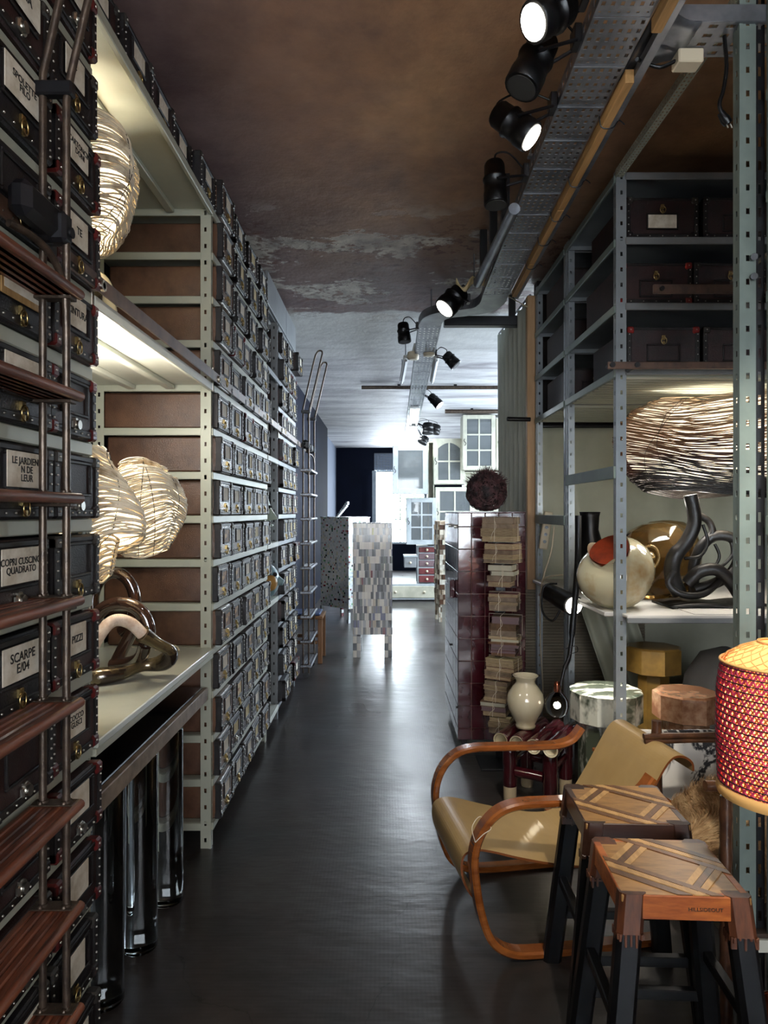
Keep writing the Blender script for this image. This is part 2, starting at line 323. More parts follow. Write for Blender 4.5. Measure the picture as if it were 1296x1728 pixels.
class MB:
    def __init__(s): s.v = []; s.f = []; s.mi = []; s.sm = []; s.M = None
    def add(s, vs, fs, mi=0, sm=False):
        b = len(s.v)
        if s.M is not None: vs = [s.M @ Vector(v) for v in vs]
        s.v.extend([tuple(v) for v in vs])
        for f in fs: s.f.append(tuple(i + b for i in f)); s.mi.append(mi); s.sm.append(sm)
        return s
    def box(s, x0, x1, y0, y1, z0, z1, mi=0):
        return s.add([(x0, y0, z0), (x1, y0, z0), (x1, y1, z0), (x0, y1, z0), (x0, y0, z1), (x1, y0, z1), (x1, y1, z1), (x0, y1, z1)],
                     [(0, 3, 2, 1), (4, 5, 6, 7), (0, 1, 5, 4), (1, 2, 6, 5), (2, 3, 7, 6), (3, 0, 4, 7)], mi)
    def cbox(s, x0, x1, y0, y1, z0, z1, c=.004, mi=0):
        cx, cy, cz = (x0 + x1) / 2, (y0 + y1) / 2, (z0 + z1) / 2; hx, hy, hz = (x1 - x0) / 2, (y1 - y0) / 2, (z1 - z0) / 2
        c = min(c, hx * .9, hy * .9, hz * .9); V = []; idx = {}
        for sx in (-1, 1):
            for sy in (-1, 1):
                for sz in (-1, 1):
                    for a in range(3):
                        q = [hx - c, hy - c, hz - c]; q[a] += c
                        idx[(sx, sy, sz, a)] = len(V); V.append((cx + sx * q[0], cy + sy * q[1], cz + sz * q[2]))
        Fc = []
        def out(f):
            a, b, d = (Vector(V[f[i]]) for i in (0, 1, 2)); n = (b - a).cross(d - a)
            ce = sum((Vector(V[i]) for i in f), Vector()) / len(f) - Vector((cx, cy, cz))
            Fc.append(f if n.dot(ce) > 0 else f[::-1])
        for a in range(3):
            b_, c_ = [i for i in range(3) if i != a]
            for sg in (-1, 1):
                f = []
                for p, q in ((-1, -1), (1, -1), (1, 1), (-1, 1)):
                    k = [0, 0, 0]; k[a] = sg; k[b_] = p; k[c_] = q; f.append(idx[(*k, a)])
                out(tuple(f))
            for p in (-1, 1):
                for q in (-1, 1):
                    k0 = [0, 0, 0]; k1 = [0, 0, 0]; k0[a] = -1; k1[a] = 1
                    for k in (k0, k1): k[b_] = p; k[c_] = q
                    out((idx[(*k0, b_)], idx[(*k1, b_)], idx[(*k1, c_)], idx[(*k0, c_)]))
        for sx in (-1, 1):
            for sy in (-1, 1):
                for sz in (-1, 1): out(tuple(idx[(sx, sy, sz, a)] for a in range(3)))
        return s.add(V, Fc, mi)
    def obb(s, c, size, rot=None, ch=0, mi=0):
        old = s.M; T = Matrix.Translation(Vector(c))
        if rot is not None: T = T @ (rot.to_4x4() if len(rot) == 3 else rot)
        s.M = T if old is None else old @ T; x, y, z = (q / 2 for q in size)
        (s.cbox(-x, x, -y, y, -z, z, ch, mi) if ch else s.box(-x, x, -y, y, -z, z, mi)); s.M = old; return s
    def beam(s, p0, p1, wd, ht, mi=0, ch=0):
        p0, p1 = Vector(p0), Vector(p1); d = p1 - p0
        q = d.to_track_quat('Y', 'Z').to_matrix(); return s.obb((p0 + p1) / 2, (wd, d.length, ht), q, ch, mi)
    def tube(s, pts, r, seg=8, closed=False, mi=0, cap=True, flat=False):
        pts = [Vector(p) for p in pts]; n = len(pts); rr = r if isinstance(r, (list, tuple)) else [r] * n
        tans = []
        for i in range(n):
            if closed: t = pts[(i + 1) % n] - pts[(i - 1) % n]
            else: t = pts[min(i + 1, n - 1)] - pts[max(i - 1, 0)]
            tans.append(t.normalized() if t.length > 1e-9 else Vector((0, 0, 1)))
        u = tans[0].orthogonal().normalized(); V = []
        for i in range(n):
            t = tans[i]; u = (u - t * u.dot(t)); u = u.normalized() if u.length > 1e-6 else t.orthogonal().normalized(); w_ = t.cross(u)
            for k in range(seg):
                a = 2 * PI * k / seg; V.append(pts[i] + (u * math.cos(a) + w_ * math.sin(a)) * rr[i])
        Fc = []
        for i in range(n if closed else n - 1):
            for k in range(seg):
                a = i * seg + k; b = i * seg + (k + 1) % seg; c = ((i + 1) % n) * seg + (k + 1) % seg; d = ((i + 1) % n) * seg + k
                Fc.append((a, b, c, d))
        s.add(V, Fc, mi, not flat)
        if cap and not closed:
            s.add(V[:seg], [tuple(range(seg))[::-1]], mi); s.add(V[-seg:], [tuple(range(seg))], mi)
        return s
    def sweep(s, pts, side, wd, th, mi=0, ch=.25):
        """a flat strip of width WD along SIDE and thickness TH following PTS"""
        pts = [Vector(p) for p in pts]; side = Vector(side).normalized(); n = len(pts); V = []; c = th * ch
        prof = [(-wd / 2 + c, -th / 2), (wd / 2 - c, -th / 2), (wd / 2, -th / 2 + c), (wd / 2, th / 2 - c), (wd / 2 - c, th / 2), (-wd / 2 + c, th / 2), (-wd / 2, th / 2 - c), (-wd / 2, -th / 2 + c)]
        for i in range(n):
            t = (pts[min(i + 1, n - 1)] - pts[max(i - 1, 0)]).normalized(); nn = side.cross(t).normalized()
            for a, b in prof: V.append(pts[i] + side * a + nn * b)
        k = len(prof); Fc = []
        for i in range(n - 1):
            for j in range(k): Fc.append((i * k + j, (i + 1) * k + j, (i + 1) * k + (j + 1) % k, i * k + (j + 1) % k))
        s.add(V, Fc, mi, False); s.add(V[:k], [tuple(range(k))], mi); s.add(V[-k:], [tuple(range(k))[::-1]], mi); return s
    def lathe(s, prof, seg=32, c=(0, 0, 0), mi=0, smooth=True, wob=None, caps=True):
        V = []; Fc = []; c = Vector(c)
        for (r, z) in prof:
            for k in range(seg):
                a = 2 * PI * k / seg; q = r * (wob(a, z) if wob else 1); V.append(c + Vector((q * math.cos(a), q * math.sin(a), z)))
        for i in range(len(prof) - 1):
            for k in range(seg): Fc.append((i * seg + k, i * seg + (k + 1) % seg, (i + 1) * seg + (k + 1) % seg, (i + 1) * seg + k))
        s.add(V, Fc, mi, smooth)
        if not caps: return s
        if prof[0][0] > 1e-4: s.add(V[:seg], [tuple(range(seg))[::-1]], mi)
        if prof[-1][0] > 1e-4: s.add(V[-seg:], [tuple(range(seg))], mi)
        return s
    def cyl(s, p0, p1, r, seg=16, mi=0, r2=None): return s.tube([p0, p1], [r, r if r2 is None else r2], seg, mi=mi)
    def sphere(s, c, r, seg=16, rings=10, mi=0, sc_=(1, 1, 1)):
        c = Vector(c); V = []; Fc = []
        for i in range(rings + 1):
            t = PI * i / rings
            for k in range(seg):
                a = 2 * PI * k / seg; V.append(c + Vector((r * sc_[0] * math.sin(t) * math.cos(a), r * sc_[1] * math.sin(t) * math.sin(a), -r * sc_[2] * math.cos(t))))
        for i in range(rings):
            for k in range(seg): Fc.append((i * seg + k, i * seg + (k + 1) % seg, (i + 1) * seg + (k + 1) % seg, (i + 1) * seg + k))
        return s.add(V, Fc, mi, True)
    def perf(s, o, du, dv, nu, nv, hu=.5, hv=.5, mi=0):
        """a plate from O spanned by DU x DV in NU x NV cells with an open slot in each cell"""
        o, du, dv = Vector(o), Vector(du) / nu, Vector(dv) / nv
        for i in range(nu):
            for j in range(nv):
                b = o + du * i + dv * j; a0, a1, b0, b1 = (1 - hu) / 2, (1 + hu) / 2, (1 - hv) / 2, (1 + hv) / 2
                V = [b, b + du, b + du + dv, b + dv] + [b + du * x + dv * y for x, y in ((a0, b0), (a1, b0), (a1, b1), (a0, b1))]
                s.add(V, [(0, 1, 5, 4), (1, 2, 6, 5), (2, 3, 7, 6), (3, 0, 4, 7)], mi)
        return s
    def grid(s, fn, nu, nv, mi=0, smooth=True):
        V = [fn(i / nu, j / nv) for j in range(nv + 1) for i in range(nu + 1)]
        return s.add(V, [(j * (nu + 1) + i, j * (nu + 1) + i + 1, (j + 1) * (nu + 1) + i + 1, (j + 1) * (nu + 1) + i) for j in range(nv) for i in range(nu)], mi, smooth)
    def build(s, name, mats, parent=None, solid=0, **props):
        vs = s.v
        if parent is not None:
            inv = TM.get(parent.name)
            if inv is not None and parent.name in WORLD: vs = [tuple(inv @ Vector(v)) for v in vs]
        me = bpy.data.meshes.new(name); me.from_pydata(vs, [], s.f)
        if isinstance(mats, str): mats = [mats]
        for m in mats: me.materials.append(MATS[m])
        me.polygons.foreach_set('material_index', s.mi); me.polygons.foreach_set('use_smooth', s.sm); me.update()
        o = bpy.data.objects.new(name, me); COL.objects.link(o); o.parent = parent
        if parent is not None and parent.name in WORLD: TM[o.name] = TM[parent.name]; WORLD.add(o.name)
        if solid:
            md = o.modifiers.new('thickness', 'SOLIDIFY'); md.thickness = solid; md.offset = 0
        for k, v in props.items(): o[k] = v
        return o
TM = {}; WORLD = set()
def thing(name, label, cat, loc=(0, 0, 0), rz=0, group=None, world=True):
    """an Empty at the thing's base; with WORLD its parts are given in room coordinates"""
    o = bpy.data.objects.new(name, None); COL.objects.link(o); o.empty_display_size = .05
    o.location = loc; o.rotation_euler = (0, 0, rz); o['label'] = label; o['category'] = cat
    if group: o['group'] = group
    if world: TM[o.name] = (Matrix.Translation(Vector(loc)) @ Matrix.Rotation(rz, 4, 'Z')).inverted(); WORLD.add(o.name)
    return o
def tag(o, label, cat, group=None):
    o['label'] = label; o['category'] = cat
    if group: o['group'] = group
    return o
def kids(o): return CH.get(o.name, [])
CH = {}
def index_children():
    CH.clear()
    for o in COL.objects:
        if o.parent: CH.setdefault(o.parent.name, []).append(o)
def dup(root, loc, rz=0, label=None, group=None):
    r = root.copy(); COL.objects.link(r); r.location = loc; r.rotation_euler = (0, 0, rz)
    if label: r['label'] = label
    if group: r['group'] = group
    for ch in kids(root):
        c = ch.copy(); COL.objects.link(c); c.parent = r
        for g in kids(ch):
            d = g.copy(); COL.objects.link(d); d.parent = c
    return r
def lettering(txt, size, parent, loc, rot, m='ink', name='lettering', sx=1.0):
    cu = bpy.data.curves.new(name, 'FONT'); cu.body = txt; cu.size = size; cu.align_x = 'CENTER'; cu.align_y = 'CENTER'
    cu.offset = size * .012; cu.extrude = .0004; cu.resolution_u = 3; cu.space_line = .85
    cu.materials.append(MATS[m]); tmp = bpy.data.objects.new(name + '_curve', cu); COL.objects.link(tmp); bpy.context.view_layer.update()
    me = bpy.data.meshes.new_from_object(tmp.evaluated_get(bpy.context.evaluated_depsgraph_get())); me.name = name; bpy.data.objects.remove(tmp); bpy.data.curves.remove(cu)
    if not me.materials: me.materials.append(MATS[m])
    o = bpy.data.objects.new(name, me); COL.objects.link(o); o.parent = parent
    o.location = loc; o.rotation_euler = rot; o.scale = (sx, 1, 1); return o
ORD = ['first', 'second', 'third', 'fourth', 'fifth', 'sixth', 'seventh', 'eighth', 'ninth', 'tenth', 'eleventh', 'twelfth', 'thirteenth', 'fourteenth', 'fifteenth', 'sixteenth', 'seventeenth']

# ================================================================== the room
XL, XR, YB, YF = -1.52, 3.35, -2.6, 18.1
def structure(name, mb, m, **p): return mb.build(name, m, None, kind='structure', **p)
structure('floor', MB().box(XL - .2, XR + .2, YB - .2, YF + .3, -.1, 0), 'concrete_floor')
structure('ceiling', MB().box(XL - .2, XR + .2, YB - .2, YF + .3, H_CEIL, H_CEIL + .15), 'old_plaster')
structure('wall_left', MB().box(XL - .2, XL, YB - .2, 7.1, 0, H_CEIL), 'dark_wall')
structure('wall_left_far', MB().box(XL - .2, -1.15, 7.1, 13.9, 0, H_CEIL), 'navy_wall')
structure('wall_left_alcove', MB().box(XL - .2, -1.27, 13.9, YF, 0, H_CEIL), 'pale_wall')  # pale colour stands in for window light falling on this strip
# far wall with its window opening X -.24..1.05, Z .70..2.72
mb = MB(); mb.box(-1.7, -.26, YF, YF + .25, 0, H_CEIL); mb.box(1.12, XR + .2, YF, YF + .25, 0, H_CEIL)
mb.box(-.26, 1.12, YF, YF + .25, 0, .70); mb.box(-.26, 1.12, YF, YF + .25, 3.12, H_CEIL)
structure('wall_far', mb, 'navy_wall')
# right wall with three tall side windows in the far room
mb = MB(); mb.box(XR, XR + .2, YB, 6.8, 0, H_CEIL); mb.box(XR, XR + .2, 13.6, YF, 0, H_CEIL); mb.box(XR, XR + .2, 6.8, 13.6, 0, .9); mb.box(XR, XR + .2, 6.8, 13.6, 3.0, H_CEIL)
structure('wall_right', mb, 'dark_wall')
mb = MB(); mb.box(XL - .2, -.9, YB - .2, YB, 0, H_CEIL); mb.box(2.2, XR + .2, YB - .2, YB, 0, H_CEIL); mb.box(-.9, 2.2, YB - .2, YB, 0, .8); mb.box(-.9, 2.2, YB - .2, YB, 2.9, H_CEIL)
structure('wall_rear', mb, 'dark_wall')
structure('wall_partition', MB().box(1.125, XR, 5.02, 5.12, 0, H_CEIL), 'dark_wall')
# windows
def window(name, x0, x1, y, z0, z1, nx, nz, m='cab_white', along='x', pane=True):
    root = bpy.data.objects.new(name, None); COL.objects.link(root); root['kind'] = 'structure'
    def bx(a0, a1, b0, b1, t=.06):
        mb_ = MB()
        return mb_.cbox(a0, a1, y, y + t, b0, b1, .004) if along == 'x' else mb_.cbox(y, y + t, a0, a1, b0, b1, .004)
    for a in ((x0, x0 + .05, z0, z1), (x1 - .05, x1, z0, z1), (x0 + .05, x1 - .05, z0, z0 + .05), (x0 + .05, x1 - .05, z1 - .05, z1)): bx(*a).build('window_frame', m, root)
    for i in range(1, nx):
        a = x0 + (x1 - x0) * i / nx; bx(a - .015, a + .015, z0 + .05, z1 - .05, .04).build('glazing_bar', m, root)
    for i in range(1, nz):
        a = z0 + (z1 - z0) * i / nz; bx(x0 + .05, x1 - .05, a - .012, a + .012, .035).build('glazing_bar', m, root)
    if pane:
        (MB().box(x0 + .05, x1 - .05, y + .015, y + .021, z0 + .05, z1 - .05) if along == 'x' else MB().box(y + .015, y + .021, x0 + .05, x1 - .05, z0 + .05, z1 - .05)).build('pane', 'glass', root)
    return root
window('window_1', -.26, 1.12, YF + .1, .70, 2.66, 2, 3, pane=False)
window('window_2', 6.8, 13.6, XR + .08, .9, 3.0, 6, 2, along='y')
window('window_3', -.9, 2.2, YB - .12, .8, 2.9, 4, 2)
# opened casement of the far window, and the wire-glass transom above it
r = bpy.data.objects.new('window_4', None); COL.objects.link(r); r['kind'] = 'structure'
for a0, a1, z0, z1 in ((0, .04, .72, 2.62), (.30, .34, .72, 2.62), (.04, .30, .72, .77), (.04, .30, 2.57, 2.62), (.04, .30, 1.28, 1.31), (.04, .30, 1.95, 1.98)):
    MB().beam(Vector((-.30, 18.0 - a0, (z0 + z1) / 2)), Vector((-.20, 18.0 - a1, (z0 + z1) / 2)), .03, z1 - z0).build('window_frame', 'cab_white', r)
mb = MB()
for i in range(19): mb.box(-.26 + i * .0767 - .004, -.26 + i * .0767 + .004, YF + .05, YF + .07, 2.66, 3.12)
for i in range(7): mb.box(-.26, 1.12, YF + .05, YF + .07, 2.68 + i * .07, 2.686 + i * .07)
mb.build('transom_wires', 'rack_grey', r, kind='stuff')
MB().box(-.26, 1.12, YF + .08, YF + .1, 2.66, 3.12).build('transom_pane', 'pale_wall', r)
# a leafy tree outside the far window
tr = thing('courtyard_tree', 'leafy green tree standing in the courtyard outside the far window', 'tree', (1.2, 21.5, 0))
MB().tube(crom([(1.2, 21.5, 0), (1.25, 21.5, 1.2), (1.1, 21.6, 2.4), (1.2, 21.5, 3.6)]), .09).build('trunk', 'bark', tr)
mat('leaf', '#4d6b3d', .6, col2='#7d9a5a', nscale=6)
mb = MB()
for i in range(900):
    c = Vector((1.1 + R.gauss(0, .55), 21.5 + R.gauss(0, .5), 2.1 + R.gauss(0, .7))); a = R.random() * 6.28; q = Vector((math.cos(a), .3, math.sin(a))) * .06; p = Vector((-math.sin(a), R.random(), math.cos(a))) * .03
    mb.add([c - q, c + p, c + q, c - p], [(0, 1, 2, 3)])
mb.build('foliage', 'leaf', tr, kind='stuff')

# ceiling pipes
def simple(name, mb, m, label, cat, group=None): return tag(mb.build(name, m), label, cat, group)
sheetx = -1.0
for nm, p0, p1, r_, lb in (
        ('ceiling_pipe', (-.3, 9.1, 3.21), (2.2, 9.1, 3.21), .025, 'thin brown pipe crossing the ceiling beyond the lit spotlights'),
        ('ceiling_pipe', (1.0, 11.2, 3.20), (3.2, 11.2, 3.20), .035, 'thick grey pipe crossing the ceiling above the glazed cabinet'),
        ('conduit', P(868, 352, 3.22), P(806, 478, 4.35), .028, 'silver conduit tube running beside the perforated cable tray')):
    t = thing(nm, lb, 'pipe', p0)
    MB().cyl(p0, p1, r_, 12).build('pipe_run', 'galv' if nm == 'conduit' else 'pipe', t)
    for k in (.2, .5, .8):
        c = Vector(p0).lerp(Vector(p1), k); MB().box(c.x - .02, c.x + .02, c.y - .02, c.y + .02, c.z, H_CEIL).build('pipe_clip', 'black_metal', t)

# ================================================================== left racks and archive cases
def LV(k): return CZ - .016 + .2025 * k
XF, XBK = -.80, -1.335

def upright(parent, x, y, z0, z1, sx, sy, m, slots_y=True, pitch=.075):
    """slotted angle post: one flange in the XZ plane, one in the YZ plane; SX, SY say which way the flanges run"""
    n = max(4, int((z1 - z0) / pitch)); mb_ = MB()
    mb_.perf((x, y, z0), (sx * .045, 0, 0), (0, 0, z1 - z0), 1, n, .24, .26)
    mb_.perf((x, y, z0), (0, sy * .04, 0), (0, 0, z1 - z0), 1, n, .24, .26)
    mb_.box(x - .003 * sx, x + .006 * sx, y - .003 * sy, y + .006 * sy, z0, z1)
    o = mb_.build('upright', m, parent, solid=.0025); return o

def rack(label, y0, y1, levels, m, top, xf=XF, xb=XBK, plates=True, near_beams=True, far_beams=True, group=None, plate_m=None):
    t = thing('steel_rack', label, 'rack', ((xf + xb) / 2, (y0 + y1) / 2, 0), group=group)
    s_ = 1 if xf > xb else -1
    for (x, sx) in ((xf, -s_), (xb, s_)):
        for (y, sy) in ((y0, 1), (y1, -1)): upright(t, x, y, 0, top, sx, sy, m)
    for z in levels:
        xa, xc = sorted((xf, xb))
        MB().cbox(xf - .003 if s_ > 0 else xf - .012, xf + .012 if s_ > 0 else xf + .003, y0 + .004, y1 - .004, z - .036, z - .001, .003).build('front_beam', m, t)
        if near_beams: MB().cbox(xa + .04, xc - .04, y0 - .002, y0 + .012, z - .036, z - .001, .003).build('end_beam', m, t)
        if far_beams: MB().cbox(xa + .04, xc - .04, y1 - .012, y1 + .002, z - .036, z - .001, .003).build('end_beam', m, t)
        if plates: MB().box(xa + .004, xc - .013, y0 + .013, y1 - .013, z - .010, z - .001).build('shelf_plate', plate_m or m, t)
    return t

LEVELS = [LV(k) for k in range(-7, 8)]
rack('pale steel rack of archive cases behind the near ladder', .55, 1.85, LEVELS[:-1], 'rack', 3.2)
rack('pale steel rack full of archive cases between the open bay and the tall gap', 3.145, 4.62, LEVELS, 'rack', 2.965)
rack('pale steel rack of archive cases reaching to the far ladder', 5.10, 6.10, LEVELS, 'rack_grey', 2.965)

def bay_shelf(label, y0, y1, z, m='rack', ribs=2, th=.036, cat='shelf'):
    t = thing('bay_shelf', label, cat, ((XF + XBK) / 2, (y0 + y1) / 2, z - th))
    MB().cbox(XF - .004, XF + .014, y0, y1, z - th, z, .003).build('front_lip', m, t)
    MB().cbox(XBK - .01, XBK + .008, y0, y1, z - th, z, .003).build('rear_lip', m, t)
    MB().box(XBK + .01, XF - .005, y0, y1, z - .008, z).build('shelf_plate', m, t)
    for i in range(ribs):
        x = XF - (XF - XBK) * (i + 1) / (ribs + 1); MB().cbox(x - .018, x + .018, y0 + .01, y1 - .01, z - .030, z - .0085, .003).build('stiffening_rib', m, t)
    return t
bay_shelf('top shelf of the open lamp bay, its pale green underside lit from below', 1.86, 3.135, LV(7), 'rack', 2)
bay_shelf('middle shelf of the open lamp bay, behind the brown ladder rail', 1.86, 3.135, LV(3), 'white_shelf', 2)
wt = thing('worktop', 'pale glossy worktop under the wicker lamps in the open bay', 'worktop', (-1.07, 2.5, LV(-3) - .036))
MB().cbox(XBK, XF + .02, 1.86, 3.135, LV(-3) - .022, LV(-3), .003).build('worktop_board', 'worktop', wt)
MB().cbox(XF - .004, XF + .016, 1.86, 3.135, LV(-3) - .045, LV(-3) - .023, .002).build('front_lip', 'rack', wt)
for k, lb in ((5, 'upper shelf in the narrow gap beside the middle rack'), (2, 'white shelf in the narrow gap just above the brown rail'), (-1, 'white shelf in the narrow gap below the green mask'), (-3, 'white shelf in the narrow gap carrying the round fish vessel'), (-7, 'white bottom shelf near the floor in the narrow gap')):
    bay_shelf(lb, 4.63, 5.09, LV(k), 'rack_grey' if k > 2 else 'white_shelf', 1)

# case prototypes
def make_case(w_, h_, d_, body='leather', card='card', corner='leather_black', ring=True, frame=True, open_top=False, cpos=.62, cw=.40, ch=.36):
    t = thing('archive_case', 'riveted archive case', 'case', world=False)
    mb_ = MB(); mb_.cbox(-w_ / 2, w_ / 2, 0, d_, 0, h_, .008)
    mb_.build('body', body, t)
    b = MB()
    for sx in (-1, 1):
        x = sx * (w_ / 2 - .008); b.cbox(x - .011, x + .011, -.004, .003, .006, h_ - .004, .002)
        b.cbox(min(sx * (w_ / 2 - .003), sx * (w_ / 2 + .003)), max(sx * (w_ / 2 - .003), sx * (w_ / 2 + .003)), -.002, .022, .006, h_ - .004, .001)
    b.cbox(-w_ / 2 + .018, w_ / 2 - .018, -.004, .003, .004, .024, .002)
    b.cbox(-w_ / 2 + .018, w_ / 2 - .018, -.003, .003, h_ - .016, h_ - .003, .002)
    b.build('edge_binding', 'binding', t)
    for sx in (-1, 1):
        for z in (0, 1):
            zc = .017 if z == 0 else h_ - .014; cn = MB(); x = sx * (w_ / 2 - .014)
            cn.cbox(x - .017, x + .017, -.008, .028, zc - .017, zc + .015, .006)
            cn.sphere((x, -.008, zc), .0035, 6, 4, mi=1); cn.build('corner_cap', [corner if z == 0 else ('case_metal' if corner == 'leather_black' else corner), 'steel'], t)
    rv = MB()
    for sx in (-1, 1):
        for i in range(5): rv.sphere((sx * (w_ / 2 - .008), -.005, .035 + (h_ - .07) * i / 4), .0032, 6, 3)
    for i in range(5): rv.sphere((-w_ / 2 + .05 + (w_ - .1) * i / 4, -.005, .014), .0032, 6, 3)
    rv.build('rivets', 'steel', t, kind='stuff')
    cz = h_ * cpos; cww, chh = w_ * cw / 2, h_ * ch / 2
    if frame:
        f = MB(); e = .008
        f.cbox(-cww - e, cww + e, -.006, .002, cz - chh - e, cz - chh, .002); f.cbox(-cww - e, cww + e, -.006, .002, cz + chh, cz + chh + e, .002)
        f.cbox(-cww - e, -cww, -.006, .002, cz - chh, cz + chh, .002); f.cbox(cww, cww + e, -.006, .002, cz - chh, cz + chh, .002)
        f.build('label_frame', 'binding' if frame is True else frame, t)
    if card: MB().box(-cww, cww, -.003, .001, cz - chh, cz + chh).build('label_card', card, t)
    la = MB(); lz = cz - chh - .032 if cpos > .5 else cz + chh + .03
    la.cbox(-.008, .008, -.008, .002, lz - .004, lz + .018, .002)
    if ring:
        la.tube([Vector((.013 * math.cos(a), -.009, lz - .008 + .016 * math.sin(a))) for a in [2 * PI * i / 12 for i in range(12)]], .0024, 5, closed=True)
        la.cbox(-.005, .005, -.01, 0, lz - .026, lz - .01, .002)
    else:
        la.cbox(-.018, .018, -.01, .002, lz - .012, lz + .012, .004); la.cyl((0, -.016, lz), (0, -.008, lz), .012, 10)
    la.build('latch', 'brass' if ring else 'steel', t)
    return t
VAR = []
CH_, CW_, CD_ = .158, .262, .50
specs = [dict(card='card'), dict(card='card_cream', ring=False), dict(body='leather_black', card='card'), dict(card='card_photo', cw=.36, ch=.40), dict(card='card_amber', cw=.34), dict(card='card', corner='leather_red', body='leather'),
         dict(body='leather_black', card='card_cream', cw=.3, ch=.42)]
for sp_ in specs: VAR.append(make_case(CW_, CH_, CD_, **sp_))
SUIT = [make_case(.335, .195, .52, corner='leather_crimson', card=None, cpos=.38, cw=.42, ch=.34), make_case(.335, .195, .52, corner='leather_black', card=None, cpos=.38, cw=.42, ch=.34),
        make_case(.335, .195, .52, corner='leather_black', card='card', cpos=.42, cw=.40, ch=.32)]
TANV = [make_case(CW_, .166, .53, body='leather_tan', card=c_) for c_ in ('card', 'card_amber')]
NEARV = [make_case(.245, .160, CD_, card=None, corner=c, body=b_, ring=rg, cw=.55, ch=.45) for c, b_, rg in (('leather_red', 'leather', True), ('leather_black', 'leather', False), ('leather_red', 'leather', False), ('leather_black', 'leather_black', True))]
index_children()
used = set()
def place(proto, loc, rz, label, group):
    if proto.name in used: return dup(proto, loc, rz, label, group)
    used.add(proto.name); proto.location = loc; proto.rotation_euler = (0, 0, rz); proto['label'] = label; proto['group'] = group; return proto

FACE = PI / 2   # turns a case's front from -Y to +X
def from_top(k, kt): return ORD[kt - k]
R.seed(11)
for k in range(-7, 8):
    n = 5 if k < 3 else 4 if R.random() < .45 else 5
    span = 1.475 - .05; slot = span / n
    for i in range(n):
        y = 3.145 + .03 + slot * (i + .5) + R.uniform(-.008, .008) * (1 if n == 5 else 2)
        v = R.choice([0, 0, 0, 2, 6, 5, 1] if k >= 0 else ([1, 3, 4, 4, 3, 0, 6] if k > -4 else [4, 1, 3, 6, 1, 0, 2]))
        x = XF + .016 + R.uniform(0, .022)
        place(TANV[v in (3, 4)] if i == 0 else VAR[v], (x, y, LV(k)), FACE + R.uniform(-.02, .02) * (i > 0), 'riveted case %s from the near end, %s shelf down of the middle rack' % (ORD[i], ORD[7 - k]), 'archive cases on the middle rack')
for k in range(-7, 7):
    for i in range(3):
        y = 5.13 + .31 * (i + .5) + R.uniform(-.02, .02)
        v = R.choice([0, 0, 2, 6, 5, 1]); x = XF + .016 + R.uniform(0, .035) + (.03 if i == 2 and k == 6 else 0)
        place(VAR[v], (x, y, LV(k)), FACE + R.uniform(-.03, .03), 'riveted case %s from the near end, %s shelf down of the far rack' % (ORD[i], ORD[6 - k]), 'archive cases on the far rack')
# the two columns nearest the camera, their hand-written cards
def near_case(k, col, v, txt=None, csize=(.13, .07), cz=.105, cx=0, tsize=.026, frame=None):
    y = {'a': 1.71, 'b': 1.448, 'c': 1.185}[col]
    root = place(NEARV[v], (XF + .022 + R.uniform(0, .012), y + R.uniform(-.006, .006), LV(k)), FACE + R.uniform(-.015, .015),
                 'dark case %s, %s shelf down behind near ladder%s' % ({'a': 'beside the bay post', 'b': 'second from the bay post', 'c': 'third from the bay post'}[col], ORD[7 - k], (', card ' + txt.split('\n')[0]) if txt and len(txt.split('\n')[0]) > 4 else ''), 'archive cases behind the near ladder')
    if txt is not None:
        c = MB().cbox(cx - csize[0] / 2, cx + csize[0] / 2, -.0085, -.0062, cz - csize[1] / 2, cz + csize[1] / 2, .001).build('label_card', 'card', root)
        if k == 2 and col == 'b': MB().cbox(cx - csize[0] / 2 - .010, cx + csize[0] / 2 + .010, -.0080, -.0045, cz - csize[1] / 2 - .014, cz + csize[1] / 2 + .008, .002).build('wooden_frame', 'oak_c', root)
        if txt: lettering(txt, tsize, c, (cx, -.0090, cz), (PI / 2, 0, 0))
    return root
NB = {6: None, 5: 'LANA', 4: 'SPOLETTE\nFILO', 3: None, 2: '', 1: 'DORONI', 0: 'LE JARDIENE\nN DE\nLEUR', -1: 'COPRI CUSCINO\nQUADRATO', -2: 'SCARPE\nE/04', -3: None, -4: None, -5: '', -6: '', -7: None}
NA = {6: '', 5: 'F', 4: 'CARTONCINI\nDONI', 3: 'TE', 2: 'CINTURA', 1: None, 0: None, -1: None, -2: 'PIZZI', -3: 'COCCO\nGUSCI', -4: '', -5: '', -6: '', -7: ''}
for k, tx in NB.items(): near_case(k, 'b', R.choice([1, 1, 3]) if k != 4 else 3, tx, (.15, .075), tsize=.021 if tx and len(tx) > 12 else .028)
for k, tx in NA.items(): near_case(k, 'a', 0 if k in (4, 3, 2, -2, -3) else R.choice([1, 2, 3]), tx, (.10, .075), cx=-.01, tsize=.020 if tx and len(tx) > 8 else .026)
for k in range(-7, 7): near_case(k, 'c', R.choice([1, 2, 3]), '' if k % 2 else None)
# cases standing on top of the racks, under the ceiling
for i in range(5): place(VAR[R.choice([2, 0])], (XF - .01 + R.uniform(-.02, .02), 1.99 + .27 * i, LV(7)), FACE, 'dark case %s from the near end on top of the lamp bay' % ORD[i], 'cases on top of the lamp bay')
